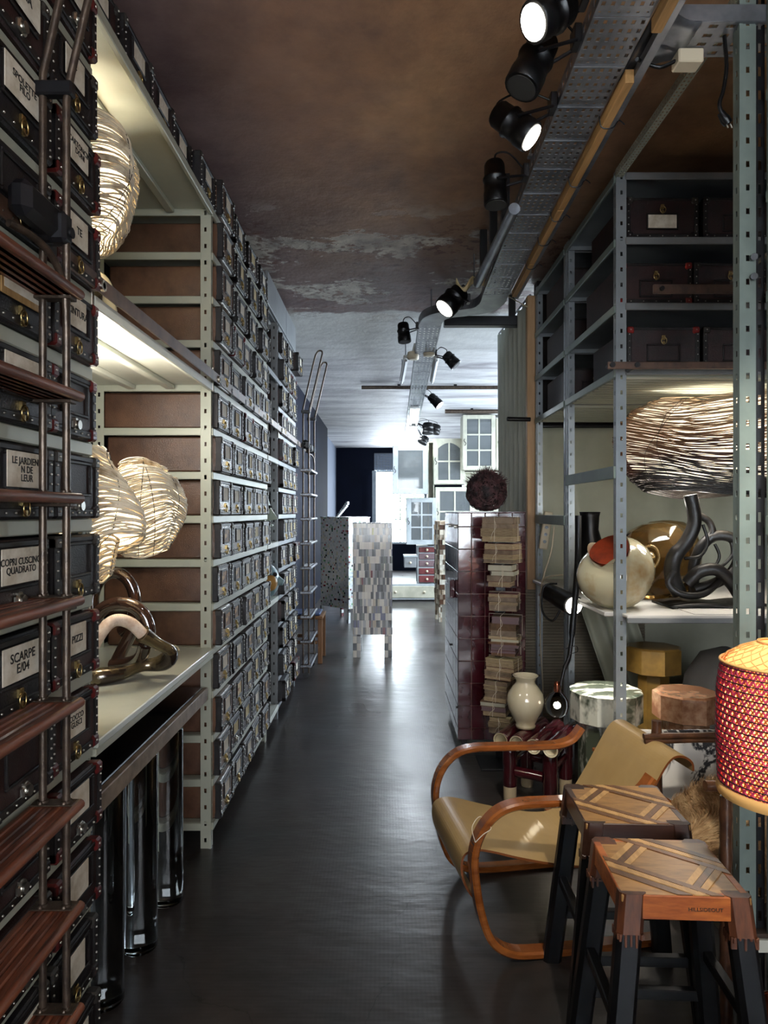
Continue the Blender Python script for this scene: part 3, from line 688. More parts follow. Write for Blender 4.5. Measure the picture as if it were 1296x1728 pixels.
# grey sheet panels on top of the far racks
for y0, y1, lb in ((4.63, 5.5, 'grey sheet metal panel above the narrow gap, nearer one'), (5.51, 6.1, 'grey sheet metal panel under the ceiling, nearer the far ladder')):
    t = thing('fascia_panel', lb, 'panel', (XF, y0, 2.965)); MB().cbox(XF - .008, XF + .012, y0, y1, 2.967, 3.19, .003).build('sheet', 'rack_grey', t); MB().cbox(XF - .05, XF - .009, y0 + .02, y1 - .02, 2.967, 2.99, .003).build('folded_edge', 'rack_grey', t)

# brown steel ladder rail with its hooks
ZR = CZ + .615
t = thing('ladder_rail', 'long brown flat steel rail for the sliding ladders in front of the cases', 'rail', (-.765, 3.6, ZR))
MB().cbox(-.772, -.764, .6, 6.95, ZR - .022, ZR + .022, .002).build('flat_bar', 'rail_steel', t)
for y in (1.845, 3.15, 4.62, 5.1, 6.05):
    b = MB(); b.cyl((-.80, y, ZR - .004), (-.755, y, ZR - .004), .010, 8); b.tube([(-.79, y, ZR + .05), (-.79, y, ZR - .06)], .007, 6); b.cyl((-.765, y, ZR - .004), (-.755, y, ZR - .004), .016, 8); b.build('rail_hook', 'steel', t)

def ladder(label, y0, y1, tread_m, zs, mpipe='pipe'):
    t = thing('library_ladder', label, 'ladder', (-.73, (y0 + y1) / 2, 0)); xi, xo = -.752, -.700; zb = CZ + .965
    for y in (y0, y1):
        loop = [(xi, y, .05), (xi, y, zb), (xi + .10, y, CZ + 1.40), (xi + .125, y, CZ + 1.475), (xi + .15, y, CZ + 1.50), (xo + .125, y, CZ + 1.485), (xo + .11, y, CZ + 1.40), (xo + .01, y, zb), (xo, y, zb - .05), (xo, y, .05)]
        fine = [loop[0], (xi, y, zb - .06)] + crom(loop[1:8], 6) + [(xo, y, zb - .06), loop[-1]]
        MB().tube(fine, .0085, 10).build('side_pipe', mpipe, t)
        MB().cbox(xi - .018, xo + .016, y - .013, y + .013, zb - .05, zb - .018, .004).build('pipe_clamp', 'black_metal', t)
        MB().cyl((xi + .025, y - .01, .03), (xi + .025, y + .01, .03), .03, 16).build('caster', 'black_metal', t)
        # trolley that rides on the rail
        b = MB(); b.cbox(-.758, -.742, y - .05, y + .05, ZR - .04, ZR + .035, .006); b.cyl((-.742, y - .02, ZR), (-.722, y - .02, ZR), .030, 18); b.cbox(-.745, -.690, y - .028, y + .012, ZR - .028, ZR + .040, .008); b.cbox(-.755, -.705, y - (.15 if y == y1 else .02), y + (.02 if y == y1 else .15), ZR - .02, ZR + .055, .016); b.cyl((-.70, y, ZR), (-.686, y, ZR), .012, 10)
        b.build('rail_trolley', 'black_metal', t)
        b = MB(); b.tube(crom([(-.700, y, ZR - .24), (-.700, y - .01, ZR - .13), (-.705, y - .05, ZR - .075), (-.72, y - .10, ZR - .05), (-.74, y - .16, ZR - .045)] if y == y1 else [(-.700, y, ZR - .24), (-.700, y + .01, ZR - .13), (-.705, y + .05, ZR - .075), (-.72, y + .10, ZR - .05), (-.74, y + .16, ZR - .045)], 6), .008, 8)
        b.build('brace_pipe', mpipe, t)
    for z in zs:
        tr_ = MB(); n = 5; wd = .098 / n
        for i in range(n): tr_.cbox(xi - .026 + wd * i, xi - .026 + wd * (i + 1) - .003, y0 - .03, y1 + .022, z - .020, z, .003)
        tr_.cbox(xi - .024, xo + .018, y0 - .028, y1 + .020, z - .020, z - .004, .002)
        tr_.tube([(xo + .020, y0 - .03, z - .010), (xo + .020, y1 + .022, z - .010)], .0115, 10)
        td = tr_.build('tread', tread_m, t)
        for y in (y0, y1):
            b = MB(); b.cbox(xi - .022, xo + .020, y - .018, y + .018, z, z + .003, .001); b.cbox(xi - .022, xo + .016, y - .016, y + .016, z - .028, z - .021, .001)
            for x in (xi, xo): b.sphere((x, y - .012, z + .004), .006, 8, 4); b.cyl((x, y, z), (x, y, z + .008), .012, 10)
            b.build('tread_bracket', 'pipe', td)
    return t
ladder('near sliding ladder with dark pipe sides and reddish wooden treads', 1.08, 1.505, 'tread_wood', [CZ + .495 - .2275 * i for i in range(9)])
ladder('far sliding ladder of bare pipes with thin metallic treads', 6.35, 6.85, 'galv', [CZ + .40 - .2275 * i for i in range(9)])

# ================================================================== things in the lamp bay
def wicker(label, c, rx, ry, h, m, cat='lamp', seed=1, loops=60, lobes=((2, .12), (3, .10), (5, .06)), name='wicker_lamp', tilt=0, prof=None, r_str=.0035, energy=4, wob=.03, liner=True, flat=.0, color=WARM, seg=72, skew=1.0, l0=.07):
    """a shade woven from loops of cane round a lit paper liner"""
    rd = random.Random(seed); c = Vector(c); ph = [rd.uniform(0, 6.28) for _ in lobes]
    t = thing(name, label, cat, (c.x, c.y, c.z - h / 2))
    prof = prof or (lambda q: (max(0, 1 - abs(2 * q - 1) ** 3.2)) ** .5 * .9 + .1)
    def surf(a, q, ex=0):
        rr = prof(q) * (1 + sum(am * math.sin(n * a + p + q * 2.2) for (n, am), p in zip(lobes, ph))) + ex
        zz = (q - .5) * h + .10 * h * math.sin(2 * a + ph[0] + q * 3) * (.4 + .6 * math.sin(PI * q)) * (1 - flat)
        return c + Vector((rx * rr * math.cos(a) + tilt * zz, ry * rr * math.sin(a), zz))
    mb_ = MB()
    for i in range(loops):
        q0 = ((i + .5) / loops) ** skew; off = rd.uniform(-.6, .6) / loops; p1, p2 = rd.uniform(0, 6.28), rd.uniform(0, 6.28); amp = rd.uniform(.3, 1) * wob; k = rd.choice([2, 3, 4]); ro = rd.uniform(-.01, .022)
        pts = []
        for j in range(seg):
            a = 2 * PI * j / seg; q = min(.999, max(.001, q0 + off + amp * math.sin(k * a + p1) + amp * .5 * math.sin(7 * a + p2)))
            pts.append(surf(a, q, ro + .01 * math.sin(9 * a + p2)))
        mb_.tube(pts, r_str * rd.uniform(.6, 1.25), 4, closed=True)
    mb_.build('woven_cane', m, t, kind='stuff')
    mb_ = MB()
    for i in range(11):
        a0 = 2 * PI * i / 11 + rd.uniform(-.2, .2); b0 = rd.uniform(-.5, .5)
        mb_.tube([surf(a0 + b0 * q / 14, q / 14, .022) for q in range(15)], .0014, 3)
    mb_.build('tie_wires', 'root_black', t, kind='stuff')
    if liner:
        MB().grid(lambda a, q: surf(a * 2 * PI, l0 + (.94 - l0) * q, -.075), 40, 14).build('paper_liner', 'liner', t)
    MB().sphere(c, .03, 12, 8).build('bulb', 'bulb_glow', t)
    if energy:
        L_ = light('POINT', 'lamp_light', c, energy, color, shadow_soft_size=.06); L_.data.shadow_soft_size = .07
    return t
L1 = wicker('pale wicker lamp shade under the top shelf of the open bay', P(140, 318, 2.3), .17, .20, .40, 'cane_white', seed=3, loops=96, energy=5, tilt=.25, r_str=.0028, wob=.018)
# its base: striped ceramic horns
t = thing('striped_horn', 'striped ceramic horn base under the upper wicker shade', 'lamp base', (-1.02, 2.35, LV(3)))
MB().tube(crom([(-1.10, 2.4, LV(3) + .02), (-1.02, 2.37, LV(3) + .10), (-1.00, 2.33, LV(3) + .20), (-1.03, 2.30, LV(3) + .30)], 6), [.055 - .0015 * i for i in range(19)], 12).build('thick_horn', 'gold_leaf', t)
MB().tube(crom([(-.90, 2.33, LV(3) + .012), (-.94, 2.35, LV(3) + .10), (-.98, 2.38, LV(3) + .2), (-1.05, 2.42, LV(3) + .24)], 6), [.012 + .0015 * i for i in range(19)], 12).build('thin_horn', 'cream_glaze', t)
wicker('fat pale wicker shade half hidden by the bay post over the worktop', P(150, 868, 2.05), .125, .16, .40, 'cane_white', seed=8, loops=100, wob=.018, energy=4.5, name='wicker_lamp', prof=lambda q: .45 + .62 * math.sin(PI * min(1, q * .95 + .1)) ** .9 if q > .28 else .40 + .55 * q, r_str=.0032)
wicker('broad pale wicker shade hanging over the brown loops on the worktop', P(238, 858, 2.52), .135, .19, .33, 'cane_white', seed=21, loops=100, wob=.016, energy=4.5, name='wicker_lamp', prof=lambda q: .62 + .42 * math.sin(PI * (1 - q) ** .8) if q < .9 else .6, r_str=.0028)
# glossy brown tube loops
zW = LV(-3)
t = thing('looped_tube_base', 'glossy brown ceramic tube bent in two tall loops on the worktop', 'sculpture', (-1.0, 2.62, zW))
def loopy(cu, cv, ru, rv, Y, r_, a0=0, a1=360, n=28, dy=.0):
    return [P(cu + ru * math.cos(math.radians(a0 + (a1 - a0) * i / n)), cv - rv * math.sin(math.radians(a0 + (a1 - a0) * i / n)), Y + dy * i / n) for i in range(n + 1)]
MB().tube(loopy(192, 1018, 36, 52, 2.70, 0, -70, 205, dy=-.05), .024, 12).build('rear_loop', 'glaze_brown', t)
MB().tube(loopy(203, 1066, 48, 48, 2.50, 0, -28, 190), .025, 12).build('front_loop', 'glaze_brown', t)
MB().tube(crom([P(246, 1086, 2.5), P(238, 1108, 2.56), P(222, 1118, 2.62), P(190, 1122, 2.66)], 6), .025, 12).build('foot_tube', 'glaze_brown', t)
MB().tube(crom([P(196, 1118, 2.66), P(225, 1060, 2.66), P(236, 1030, 2.67)], 6), .024, 12).build('cross_tube', 'glaze_brown', t)
MB().tube(crom([P(155, 1060, 2.5), P(150, 1100, 2.52), P(148, 1128, 2.56)], 6), .025, 12).build('left_foot', 'glaze_brown', t)
t = thing('snake_lamp', 'gilded brown snake form with a pale wrapped arch on the worktop', 'lamp', (-1.0, 2.5, zW))
sn = crom([P(118, 1148, 2.44), P(165, 1142, 2.46), P(205, 1136, 2.50), P(240, 1124, 2.56), P(268, 1120, 2.58), P(284, 1112, 2.56), P(286, 1098, 2.52), P(262, 1084, 2.48), P(240, 1070, 2.44)], 8)
MB().tube(sn, [.027 + .006 * math.sin(i * .21) for i in range(len(sn))], 14).build('snake_body', 'gold_leaf', t)
wr = crom([P(240, 1070, 2.44), P(222, 1053, 2.42), P(200, 1046, 2.40), P(182, 1054, 2.38), P(164, 1078, 2.34), P(146, 1112, 2.30), P(128, 1150, 2.28)], 8)
MB().tube(wr, .0185, 14).build('arch_core', 'wrap', t)
mb = MB()
for i in range(0, len(wr) - 1):
    for j in (0, .5):
        p = wr[i].lerp(wr[i + 1], j); tn = (wr[i + 1] - wr[i]).normalized(); u = tn.orthogonal().normalized(); w2 = tn.cross(u)
        mb.tube([p + (u * math.cos(a) + w2 * math.sin(a)) * .0185 for a in [2 * PI * q / 12 for q in range(12)]], .0036, 5, closed=True)
mb.build('cane_wrapping', 'wrap', t, kind='stuff')
t = thing('lamp_cord', 'short pale cord lying at the back of the worktop', 'cord', (-.88, 2.95, zW))
MB().tube(crom([P(262, 1096, 2.9), P(280, 1091, 2.95), P(296, 1090, 3.0), P(302, 1097, 2.98)], 6), .004, 6).build('cable', 'plastic_cream', t)
light('POINT', 'bay_fill_light', (-1.0, 2.35, LV(3) - .16), 12, NEUT, shadow_soft_size=.08)  # added fill under the middle shelf, no lamp hangs here
light('POINT', 'bay_fill_light_upper', (-1.12, 2.2, LV(7) - .28), 13, NEUT, shadow_soft_size=.08)  # added fill on top of the upper shade's own light

# glass-legged black table beneath the worktop
t = thing('glass_leg_table', 'black slab table on thick clear glass legs under the worktop', 'table', (-1.08, 2.5, 0))
MB().cbox(-1.34, -.83, 1.90, 3.12, .69, .75, .003).build('tabletop', 'slab_black', t)
MB().cbox(-.829, -.805, 1.90, 3.12, .69, .748, .003).build('rough_edge', 'slab_edge', t)
for x, y in ((-.885, 2.16), (-.868, 2.43), (-.862, 2.72), (-1.20, 2.2), (-1.22, 2.65)):
    MB().lathe([(0, .002), (.056, .002), (.060, .008), (.060, .10), (.060, .68), (.058, .688), (0, .688)], 28, (x, y, 0)).build('glass_leg', 'glass_leg', t)

# ================================================================== right racks
X0 = 1.08; RL = [.67, .97, 1.275, 1.575]
def rrack(label, y0, y1, x1, tops, X0=X0, top=3.14, m='rack', front='rack_grey', end_beams=(), corrugated=False):
    t = thing('steel_rack', label, 'rack', ((X0 + x1) / 2, (y0 + y1) / 2, 0))
    for x, sx in ((X0, 1), (x1, -1)):
        for y, sy in ((y0, 1), (y1, -1)): upright(t, x, y, 0, top, sx, sy, m, pitch=.07)
    for z in tops:
        Z = CZ + z
        MB().cbox(X0 + .04, x1 - .04, y0 - .010, y0 + .003, Z - .034, Z, .004).build('front_beam', front, t)
        MB().cbox(X0 - .012, X0 + .002, y0 + .004, y1 - .004, Z - .045, Z - .008, .003).build('end_beam', 'rack_green', t)
        MB().box(X0 + .003, x1 - .003, y0 + .004, y1 - .004, Z - .010, Z - .001).build('shelf_plate', m, t)
        MB().box(X0 + .003, x1 - .003, y1 - .014, y1 - .004, Z - .034, Z - .011).build('rear_beam', m, t)
    for z in end_beams:
        Z = CZ + z; MB().cbox(X0 - .012, X0 + .002, y0 + .004, y1 - .004, Z - .03, Z + .03, .003).build('end_beam', 'rack_green', t)
    return t
rA = rrack('steel rack of suitcases above the smoked wicker lamp, its nearer half', 3.17, 4.03, 2.75, RL, end_beams=(.185,), m='rack_blue')
for i in range(12):   # folded underside of the lowest suitcase shelf
    y = 3.22 + i * .066; MB().cbox(X0 + .01, 2.74, y, y + .030, CZ + .628, CZ + .6595, .006).build('shelf_rib', 'rack', rA)
rB = rrack('steel rack of dark cases beside the tall wooden post, its farther half', 4.06, 4.84, 2.75, RL, end_beams=(-.05,), m='rack_blue')
for i in range(10):
    y = 4.12 + i * .07; MB().cbox(X0 + .01, 2.74, y, y + .030, CZ + .628, CZ + .6595, .006).build('shelf_rib', 'rack', rB)
rC = rrack('green slotted steel rack at the frame edge beyond the dark slotted post', 1.50, 2.05, 2.6, [.67, .97, 1.275, 1.575], end_beams=(-.04,), m='rack_green', X0=1.155)
t = thing('steel_post', 'tall green slotted steel post standing before the white display shelf', 'post', (X0, 2.07, 0)); upright(t, X0, 2.07, 0, 3.14, 1, 1, 'rack_green', pitch=.07)
# pair of bolts and a second, darker post against the green one
t = thing('slotted_post', 'dark slotted steel post bolted to the green post', 'post', (1.14, 2.085, 0))
MB().perf((1.128, 2.078, 0), (.03, 0, 0), (0, 0, 3.14), 1, 44, .34, .42).build('slotted_face', 'black_metal', t, solid=.003)
MB().box(1.126, 1.129, 2.072, 2.095, 0, 3.14).build('post_lip', 'rack_green', t)
for v in (433, 466): MB().cyl(P(1273, v, 2.05), P(1273, v, 2.07), .010, 14).build('bolt', 'black_metal', t)
# perforated ridge beam between the two rack tops
t = thing('perforated_beam', 'long perforated steel angle running overhead between the suitcase racks', 'beam', (X0, 2.6, CZ + 1.57))
MB().perf((X0 - .004, 1.4, CZ + 1.555), (.032, 0, 0), (0, 1.77, 0), 2, 84, .42, .5).build('lower_flange', 'rack', t, solid=.002)
MB().perf((X0 - .004, 1.4, CZ + 1.555), (0, 0, .035), (0, 1.77, 0), 2, 84, .42, .5).build('side_flange', 'rack', t, solid=.002)

# suitcases facing the camera
R.seed(5)
def suits(z, y, xs, lab, rack_name, vs):
    for i, (x, v) in enumerate(zip(xs, vs)):
        place(SUIT[v], (x, y, CZ + z), R.uniform(-.015, .015), lab % ORD[i], rack_name)
suits(.67, 3.19, (1.305, 1.66, 2.02, 2.4), 'dark suitcase, %s from the rack post, on the lowest shelf above the wicker lamp', 'suitcases above the wicker lamp', (0, 1, 1, 0))
suits(.97, 3.19, (1.27, 1.617, 1.98, 2.35), 'dark riveted suitcase, %s from the rack post, on the middle shelf', 'suitcases above the wicker lamp', (0, 1, 1, 0))
suits(1.275, 3.19, (1.30, 1.66, 2.02), 'shadowed suitcase, %s from the rack post, on the highest shelf', 'suitcases above the wicker lamp', (2, 1, 1))
for j, z in enumerate((.67, .97, 1.275)): suits(z, 4.09, (1.265, 1.63), '%s dark case behind the nearer suitcases, ' .replace('%s', '%s') + ('lowest', 'middle', 'highest')[j] + ' shelf by the wooden post', 'cases in the farther rack', (1, 1))
for j, z in enumerate((-.04, .67, .97, 1.275)):
    if z < 0: continue
    suits(z, 1.515, (1.36,), 'dark case at the frame edge beside the green post, %s shelf ' .replace('%s', '%s') .replace('%s shelf', ('lowest', 'lowest', 'middle', 'highest')[j] + ' shelf, %s one'), 'cases in the green rack', (1 if j != 3 else 2,))
t = thing('ladder_rail', 'dark flat rail in front of the lowest suitcase shelf', 'rail', (1.5, 3.1, CZ + .655))
MB().cbox(1.0, 2.7, 3.05, 3.062, CZ + .640, CZ + .672, .002).build('flat_bar', 'rail_steel', t)
for x in (1.02, 1.13): MB().cyl((x, 3.04, CZ + .657), (x, 3.11 if x < 1.1 else 3.165, CZ + .657), .012, 10).build('rail_bolt', 'black_metal', t)
t = thing('ladder_rail', 'short dark flat rail crossing the middle row of suitcases', 'rail', (1.5, 2.95, CZ + .96))
MB().cbox(1.165, 2.6, 2.95, 2.962, CZ + .945, CZ + .985, .002).build('flat_bar', 'rail_steel', t)
MB().cyl((1.20, 2.94, CZ + .965), (1.20, 2.97, CZ + .965), .010, 10).build('rail_bolt', 'black_metal', t)
MB().beam((1.50, 2.95, CZ + .99), (1.56, 2.6, CZ + 1.06), .012, .012).build('rail_bracket', 'steel', t)

# white display shelf
ZS = CZ - .47
t = thing('display_shelf', 'long white shelf carrying the vases and the smoked wicker lamp', 'shelf', (1.9, 3.9, ZS - .03))
MB().cbox(1.105, 2.74, 3.10, 4.80, ZS - .014, ZS, .003).build('shelf_board', 'paper_white', t)
MB().cbox(1.04, 1.104, 3.22, 4.78, ZS - .024, ZS - .002, .004).build('shelf_end', 'white_plastic', t)
MB().cbox(1.10, 2.74, 3.082, 3.098, ZS - .034, ZS - .010, .003).build('front_lip', 'rack_grey', t)
# paper sheet under the lamp
simple('paper_sheet', MB().box(1.42, 2.3, 3.12, 3.55, ZS + .0005, ZS + .003), 'paper_white', 'thin sheet of white paper under the black root lamp', 'paper')

# drape behind, cardboard backdrop, wooden post, long curtain
def drape_fn(x0, x1, y, z0, z1, amp, nf, ph=0, sag=0):
    return lambda a, b: Vector((x0 + (x1 - x0) * a, y + amp * math.sin(a * nf * 6.28 + ph + 1.3 * math.sin(b * 3 + a * 4)) * (.4 + .6 * abs(math.sin(a * 9))), z0 + (z1 - z0) * b - sag * math.sin(a * PI * 2) * b))
t = thing('backdrop_cloth', 'pale green grey cloth hanging behind the vases on the display shelf', 'cloth', (1.9, 4.95, 0))
MB().grid(lambda a, b: Vector((1.10 + 1.8 * a, 4.93 + .05 * abs(math.sin(a * 11 + b * 1.8)) ** .6 * (.5 + .5 * math.sin(a * 5 + 1)) + .012 * math.sin(a * 37 + b * 6), .05 + 2.12 * b)), 160, 40).build('cloth', 'drape', t, solid=.003)
MB().cyl((1.08, 4.93, 2.17), (2.9, 4.93, 2.17), .012, 8).build('hanging_rod', 'black_metal', t)
t = thing('cardboard_screen', 'grey corrugated cardboard sheet standing below the display shelf', 'screen', (1.4, 4.86, 0))
mb = MB()
for i in range(46): mb.cbox(.98, 1.86, 4.862, 4.874, .03 + i * .021, .03 + i * .021 + .0195, .003)
mb.build('corrugation', 'cardboard', t, kind='stuff'); MB().box(.98, 1.86, 4.875, 4.881, .03, .996).build('cardboard_sheet', 'cardboard', t)
t = thing('fallen_cloth', 'pale green cloth slanting down below the display shelf', 'cloth', (1.6, 4.6, 0))
MB().grid(lambda a, b: Vector((1.28 + .35 * a + .33 * (1 - b), 4.62 + .03 * math.sin(a * 16), .08 + .96 * b)), 40, 12).build('cloth', 'drape', t, solid=.003)
t = thing('wooden_post', 'tall pale wooden post between the tiled cabinet and the racks', 'post', (1.06, 4.9, 0))
MB().cbox(1.025, 1.085, 4.885, 4.945, 0, 3.1, .004).build('timber', 'post_wood', t)
MB().cbox(1.086, 1.10, 4.87, 4.885, 0, 2.9, .002).build('dark_strip', 'black_metal', t)
t = thing('curtain', 'long pale curtain hung lengthwise above the tiled cabinet', 'curtain', (1.08, 5.6, 0))
MB().grid(lambda a, b: Vector((1.06 + .022 * math.sin(a * 44 + math.sin(b * 4)), 4.96 + 1.3 * a, .05 + (3.04 + .08 * a) * b)), 160, 16).build('curtain_cloth', 'drape_white', t, solid=.002)
MB().cyl((1.06, 4.95, 3.12), (1.06, 6.28, 3.19), .010, 8).build('curtain_wire', 'galv', t)
t = thing('curtain_bracket', 'short black peg sticking out of the pale curtain', 'bracket', (1.0, 4.9, 0))
MB().cyl(P(856, 707, 4.86), (1.045, 4.883, 2.212), .016, 10).build('peg', 'black_metal', t)

# ------------------------------------------------------------------ things on the display shelf
# pearl vase
def blob(c, prof, seg, wobs, tilt=(0, 0, 0)):
    M = Matrix.Translation(Vector(c)) @ Matrix.Rotation(tilt[1], 4, 'Y') @ Matrix.Rotation(tilt[0], 4, 'X'); m_ = MB(); m_.M = M
    m_.lathe(prof, seg, wob=wobs); return m_
t = thing('pearl_vase', 'glossy pearl vase with a torn orange mouth on the white shelf', 'vase', (1.12, 3.45, ZS))
cx, cy, cz = P(1041, 955, 3.38)
pr = [(.02, -.158), (.07, -.150), (.12, -.118), (.165, -.06), (.185, .0), (.180, .055), (.158, .10), (.125, .132), (.096, .150), (.088, .164), (.096, .186)]
o = MB(); o.M = Matrix.Translation(Vector((cx, cy, ZS + .158))) @ Matrix.Rotation(-.50, 4, 'Y') @ Matrix.Rotation(.62, 4, 'X'); V = []; 
seg = 40
for r_, z in pr[:-1] + [(pr[-1][0], pr[-1][1])]:
    for k in range(seg):
        a = 2 * PI * k / seg; q = r_ * (1 + .05 * math.sin(2 * a + 1) + .03 * math.sin(3 * a)); V.append((q * math.cos(a), q * math.sin(a), z + (.030 * math.sin(3 * a + .6) if z > .17 else 0)))
o.add(V, [(i * seg + k, i * seg + (k + 1) % seg, (i + 1) * seg + (k + 1) % seg, (i + 1) * seg + k) for i in range(len(pr) - 1) for k in range(seg)], 0, True)
o.add(V[:seg], [tuple(range(seg))[::-1]]); o.build('vessel', 'pearl', t)
o2 = MB(); o2.M = o.M; o2.lathe([(.001, -.12), (.10, -.08), (.145, .03), (.118, .12), (.088, .146), (.082, .162), (.092, .184)], 40, wob=lambda a, z: 1 + .05 * math.sin(2 * a + 1) + .03 * math.sin(3 * a)); o2.build('orange_lining', 'orange_glaze', t)
# glass vessels
t = thing('glass_vessel', 'folded brown glass vessel behind the pearl vase', 'vase', (1.33, 3.75, ZS))
m_ = MB(); m_.M = Matrix.Translation(Vector((P(1108, 930, 3.72).x, 3.72, ZS + .205))) @ Matrix.Rotation(-.15, 4, 'Y')
m_.lathe([(.07, -.205), (.13, -.17), (.17, -.08), (.185, .03), (.17, .12), (.12, .18), (.05, .205)], 9, wob=lambda a, z: 1 + .10 * math.sin(2 * a + 2) + .12 * math.sin(3 * a + 14 * z)); m_.sm = [False] * len(m_.sm); m_.build('vessel', 'glass_brown', t)
m_ = MB(); m_.tube([Vector((P(1098, 925, 3.55).x + .045 * math.cos(a), 3.555, ZS + .235 + .058 * math.sin(a))) for a in [2 * PI * i / 20 for i in range(20)]], .008, 8, closed=True); m_.sphere((P(1098, 925, 3.55).x, 3.565, ZS + .235), .03, 12, 8); m_.build('glass_prunt', 'glass_amber', t)
t = thing('glass_vessel', 'rounded amber glass vessel behind the black root base', 'vase', (1.62, 4.05, ZS))
m_ = MB(); m_.lathe([(.08, .002), (.14, .02), (.20, .12), (.21, .25), (.17, .36), (.10, .41), (.02, .42)], 28, (P(1125, 900, 4.2).x, 4.2, ZS), wob=lambda a, z: 1 + .05 * math.sin(2 * a)); m_.build('vessel', 'glass_amber', t)
t = thing('black_vase', 'tall glossy black vase behind the pearl vase', 'vase', (1.08, 4.3, ZS))
m_ = MB(); m_.lathe([(.05, .002), (.075, .05), (.09, .16), (.075, .27), (.05, .36), (.055, .44), (.062, .47), (.05, .471), (.04, .40)], 20, (P(990, 900, 4.3).x + .02, 4.3, ZS), wob=lambda a, z: 1 + .06 * math.sin(4 * a + 8 * z)); m_.build('vessel', 'black_paint', t)
# smoked wicker lamp with its black root base
L3 = wicker('wide smoked wicker lamp shade, pale above and black below, on a black root', P(1212, 752, 3.5) + Vector((.06, 0, 0)), .49, .22, .50, 'cane_smoked', seed=14, loops=150, lobes=((2, .05), (3, .06), (5, .045)), name='smoked_wicker_lamp', r_str=.0026, energy=6, seg=110,
            prof=lambda q: .78 + .26 * math.sin(PI * q ** .85) if q < .85 else .78 + .26 * math.sin(PI * q ** .85) - (q - .85) * .9, wob=.02, color=(1, .85, .66), skew=1.35, l0=.20)
def chain(pts, Y): return [P(u, v, Y + (d if False else 0)) for u, v in pts]
rt = L3
YR = 3.42
MB().tube(crom([P(1165, 835, YR), P(1172, 880, YR), P(1158, 915, YR), P(1138, 940, YR), P(1134, 970, YR + .02), P(1146, 1002, YR + .03)], 6), [.034] * 16 + [.038] * 15, 12).build('root_trunk', 'root_brown' if False else 'root_black', rt)
MB().tube(crom([P(1160, 985, YR), P(1180, 965, YR - .02), P(1210, 962, YR - .03), P(1235, 985, YR - .02), P(1250, 1008, YR)], 6), .032, 10).build('root_branch', 'root_black', rt)
MB().tube(crom([P(1172, 1002, YR + .08), P(1170, 960, YR + .08), P(1182, 925, YR + .06), P(1205, 905, YR + .04), P(1235, 908, YR + .02), P(1247, 935, YR), P(1236, 965, YR), P(1205, 985, YR), P(1170, 995, YR)], 6), .027, 10).build('root_branch', 'root_black', rt)
MB().tube(crom([P(1138, 965, YR - .05), P(1128, 985, YR - .06), P(1150, 1003, YR - .07), P(1185, 1003, YR - .06), P(1210, 985, YR - .03), P(1218, 975, YR)], 6), .017, 8).build('root_tendril', 'root_black', rt)
MB().tube(crom([P(1186, 885, YR), P(1194, 915, YR - .01), P(1182, 938, YR - .02), P(1155, 942, YR - .02)], 6), .008, 8).build('root_tendril', 'root_black', rt)
MB().tube(crom([P(1206, 918, YR), P(1214, 938, YR), P(1206, 955, YR), P(1190, 965, YR)], 6), .008, 8).build('root_tendril', 'root_black', rt)
MB().tube(crom([P(1234, 915, YR), P(1236, 935, YR), P(1222, 952, YR), P(1208, 960, YR)], 6), .009, 8).build('root_tendril', 'root_black', rt)
MB().tube(crom([P(1180, 870, YR + .05), P(1196, 880, YR + .05), P(1202, 898, YR + .04), P(1190, 912, YR + .05)], 6), .018, 8).build('root_branch', 'root_black', rt)
MB().grid(lambda a, b: Vector((P(1118, 1000, YR).x + .47 * a, YR - .12 + .26 * b, ZS + .006 + .012 * abs(math.sin(a * 5)))), 20, 4).build('root_foot', 'root_black', rt, solid=.012)
light('POINT', 'shelf_fill_light', (1.55, 3.45, ZS + .52), 17, NEUT, shadow_soft_size=.1)  # added fill below the shade, brightens the cloth and shelf beyond the lamp's light

# clip spotlight under the shelf end, its cables, and the lit glass bulb
t = thing('clip_spotlight', 'small black spotlight with a glowing lens below the white shelf end', 'spotlight', P(960, 1020, 3.75))
a_, b_ = P(928, 1000, 4.0), P(968, 1022, 3.72)
MB().tube([a_, a_.lerp(b_, .5), b_], [.05, .055, .058], 16).build('lamp_housing', 'black_paint', t)
d = (b_ - a_).normalized(); MB().tube([b_ - d * .01, b_ + d * .006], [.047, .047], 20).build('lens', 'lens_lit', t)
light('SPOT', 'clip_beam', b_ + d * .03, 75, NEUT, (1.42, 3.5, .45), spot_size=math.radians(115), spot_blend=.7, shadow_soft_size=.03)
MB().tube(crom([P(940, 985, 3.95), P(918, 990, 3.95), P(915, 1030, 3.95), P(932, 1048, 3.95), P(945, 1030, 3.95)], 6), .006, 6).build('cable_loop', 'black_paint', t)
t = thing('white_cable', 'thin white cable looping down beside the wooden post', 'cable', P(920, 1000, 4.6))
MB().tube(crom([P(935, 888, 4.5), P(930, 930, 4.5), P(914, 990, 4.5), P(912, 1080, 4.6), P(916, 1160, 4.7), P(913, 1200, 4.8)], 6), .005, 6).build('cable', 'plastic_cream', t)
MB().tube(crom([P(914, 985, 4.5), P(922, 974, 4.4), P(950, 970, 4.3)], 6), .005, 6).build('cable_branch', 'plastic_cream', t)
t = thing('power_strip', 'cream power strip hanging behind the pole by the shelf end', 'socket strip', P(922, 910, 4.7))
MB().obb(P(921, 895, 4.7), (.06, .03, .26), Matrix.Rotation(.15, 3, 'Y'), .006).build('socket_body', 'plastic_cream', t)
for i in range(4): MB().cyl(P(924 - i * 1.6, 878 + i * 12, 4.69), P(924 - i * 1.6, 878 + i * 12, 4.68), .012, 10).build('socket', 'black_metal', t)
t = thing('bulb_lamp', 'big clear glass bulb glowing on a taped black arm', 'lamp', P(940, 1190, 3.6))
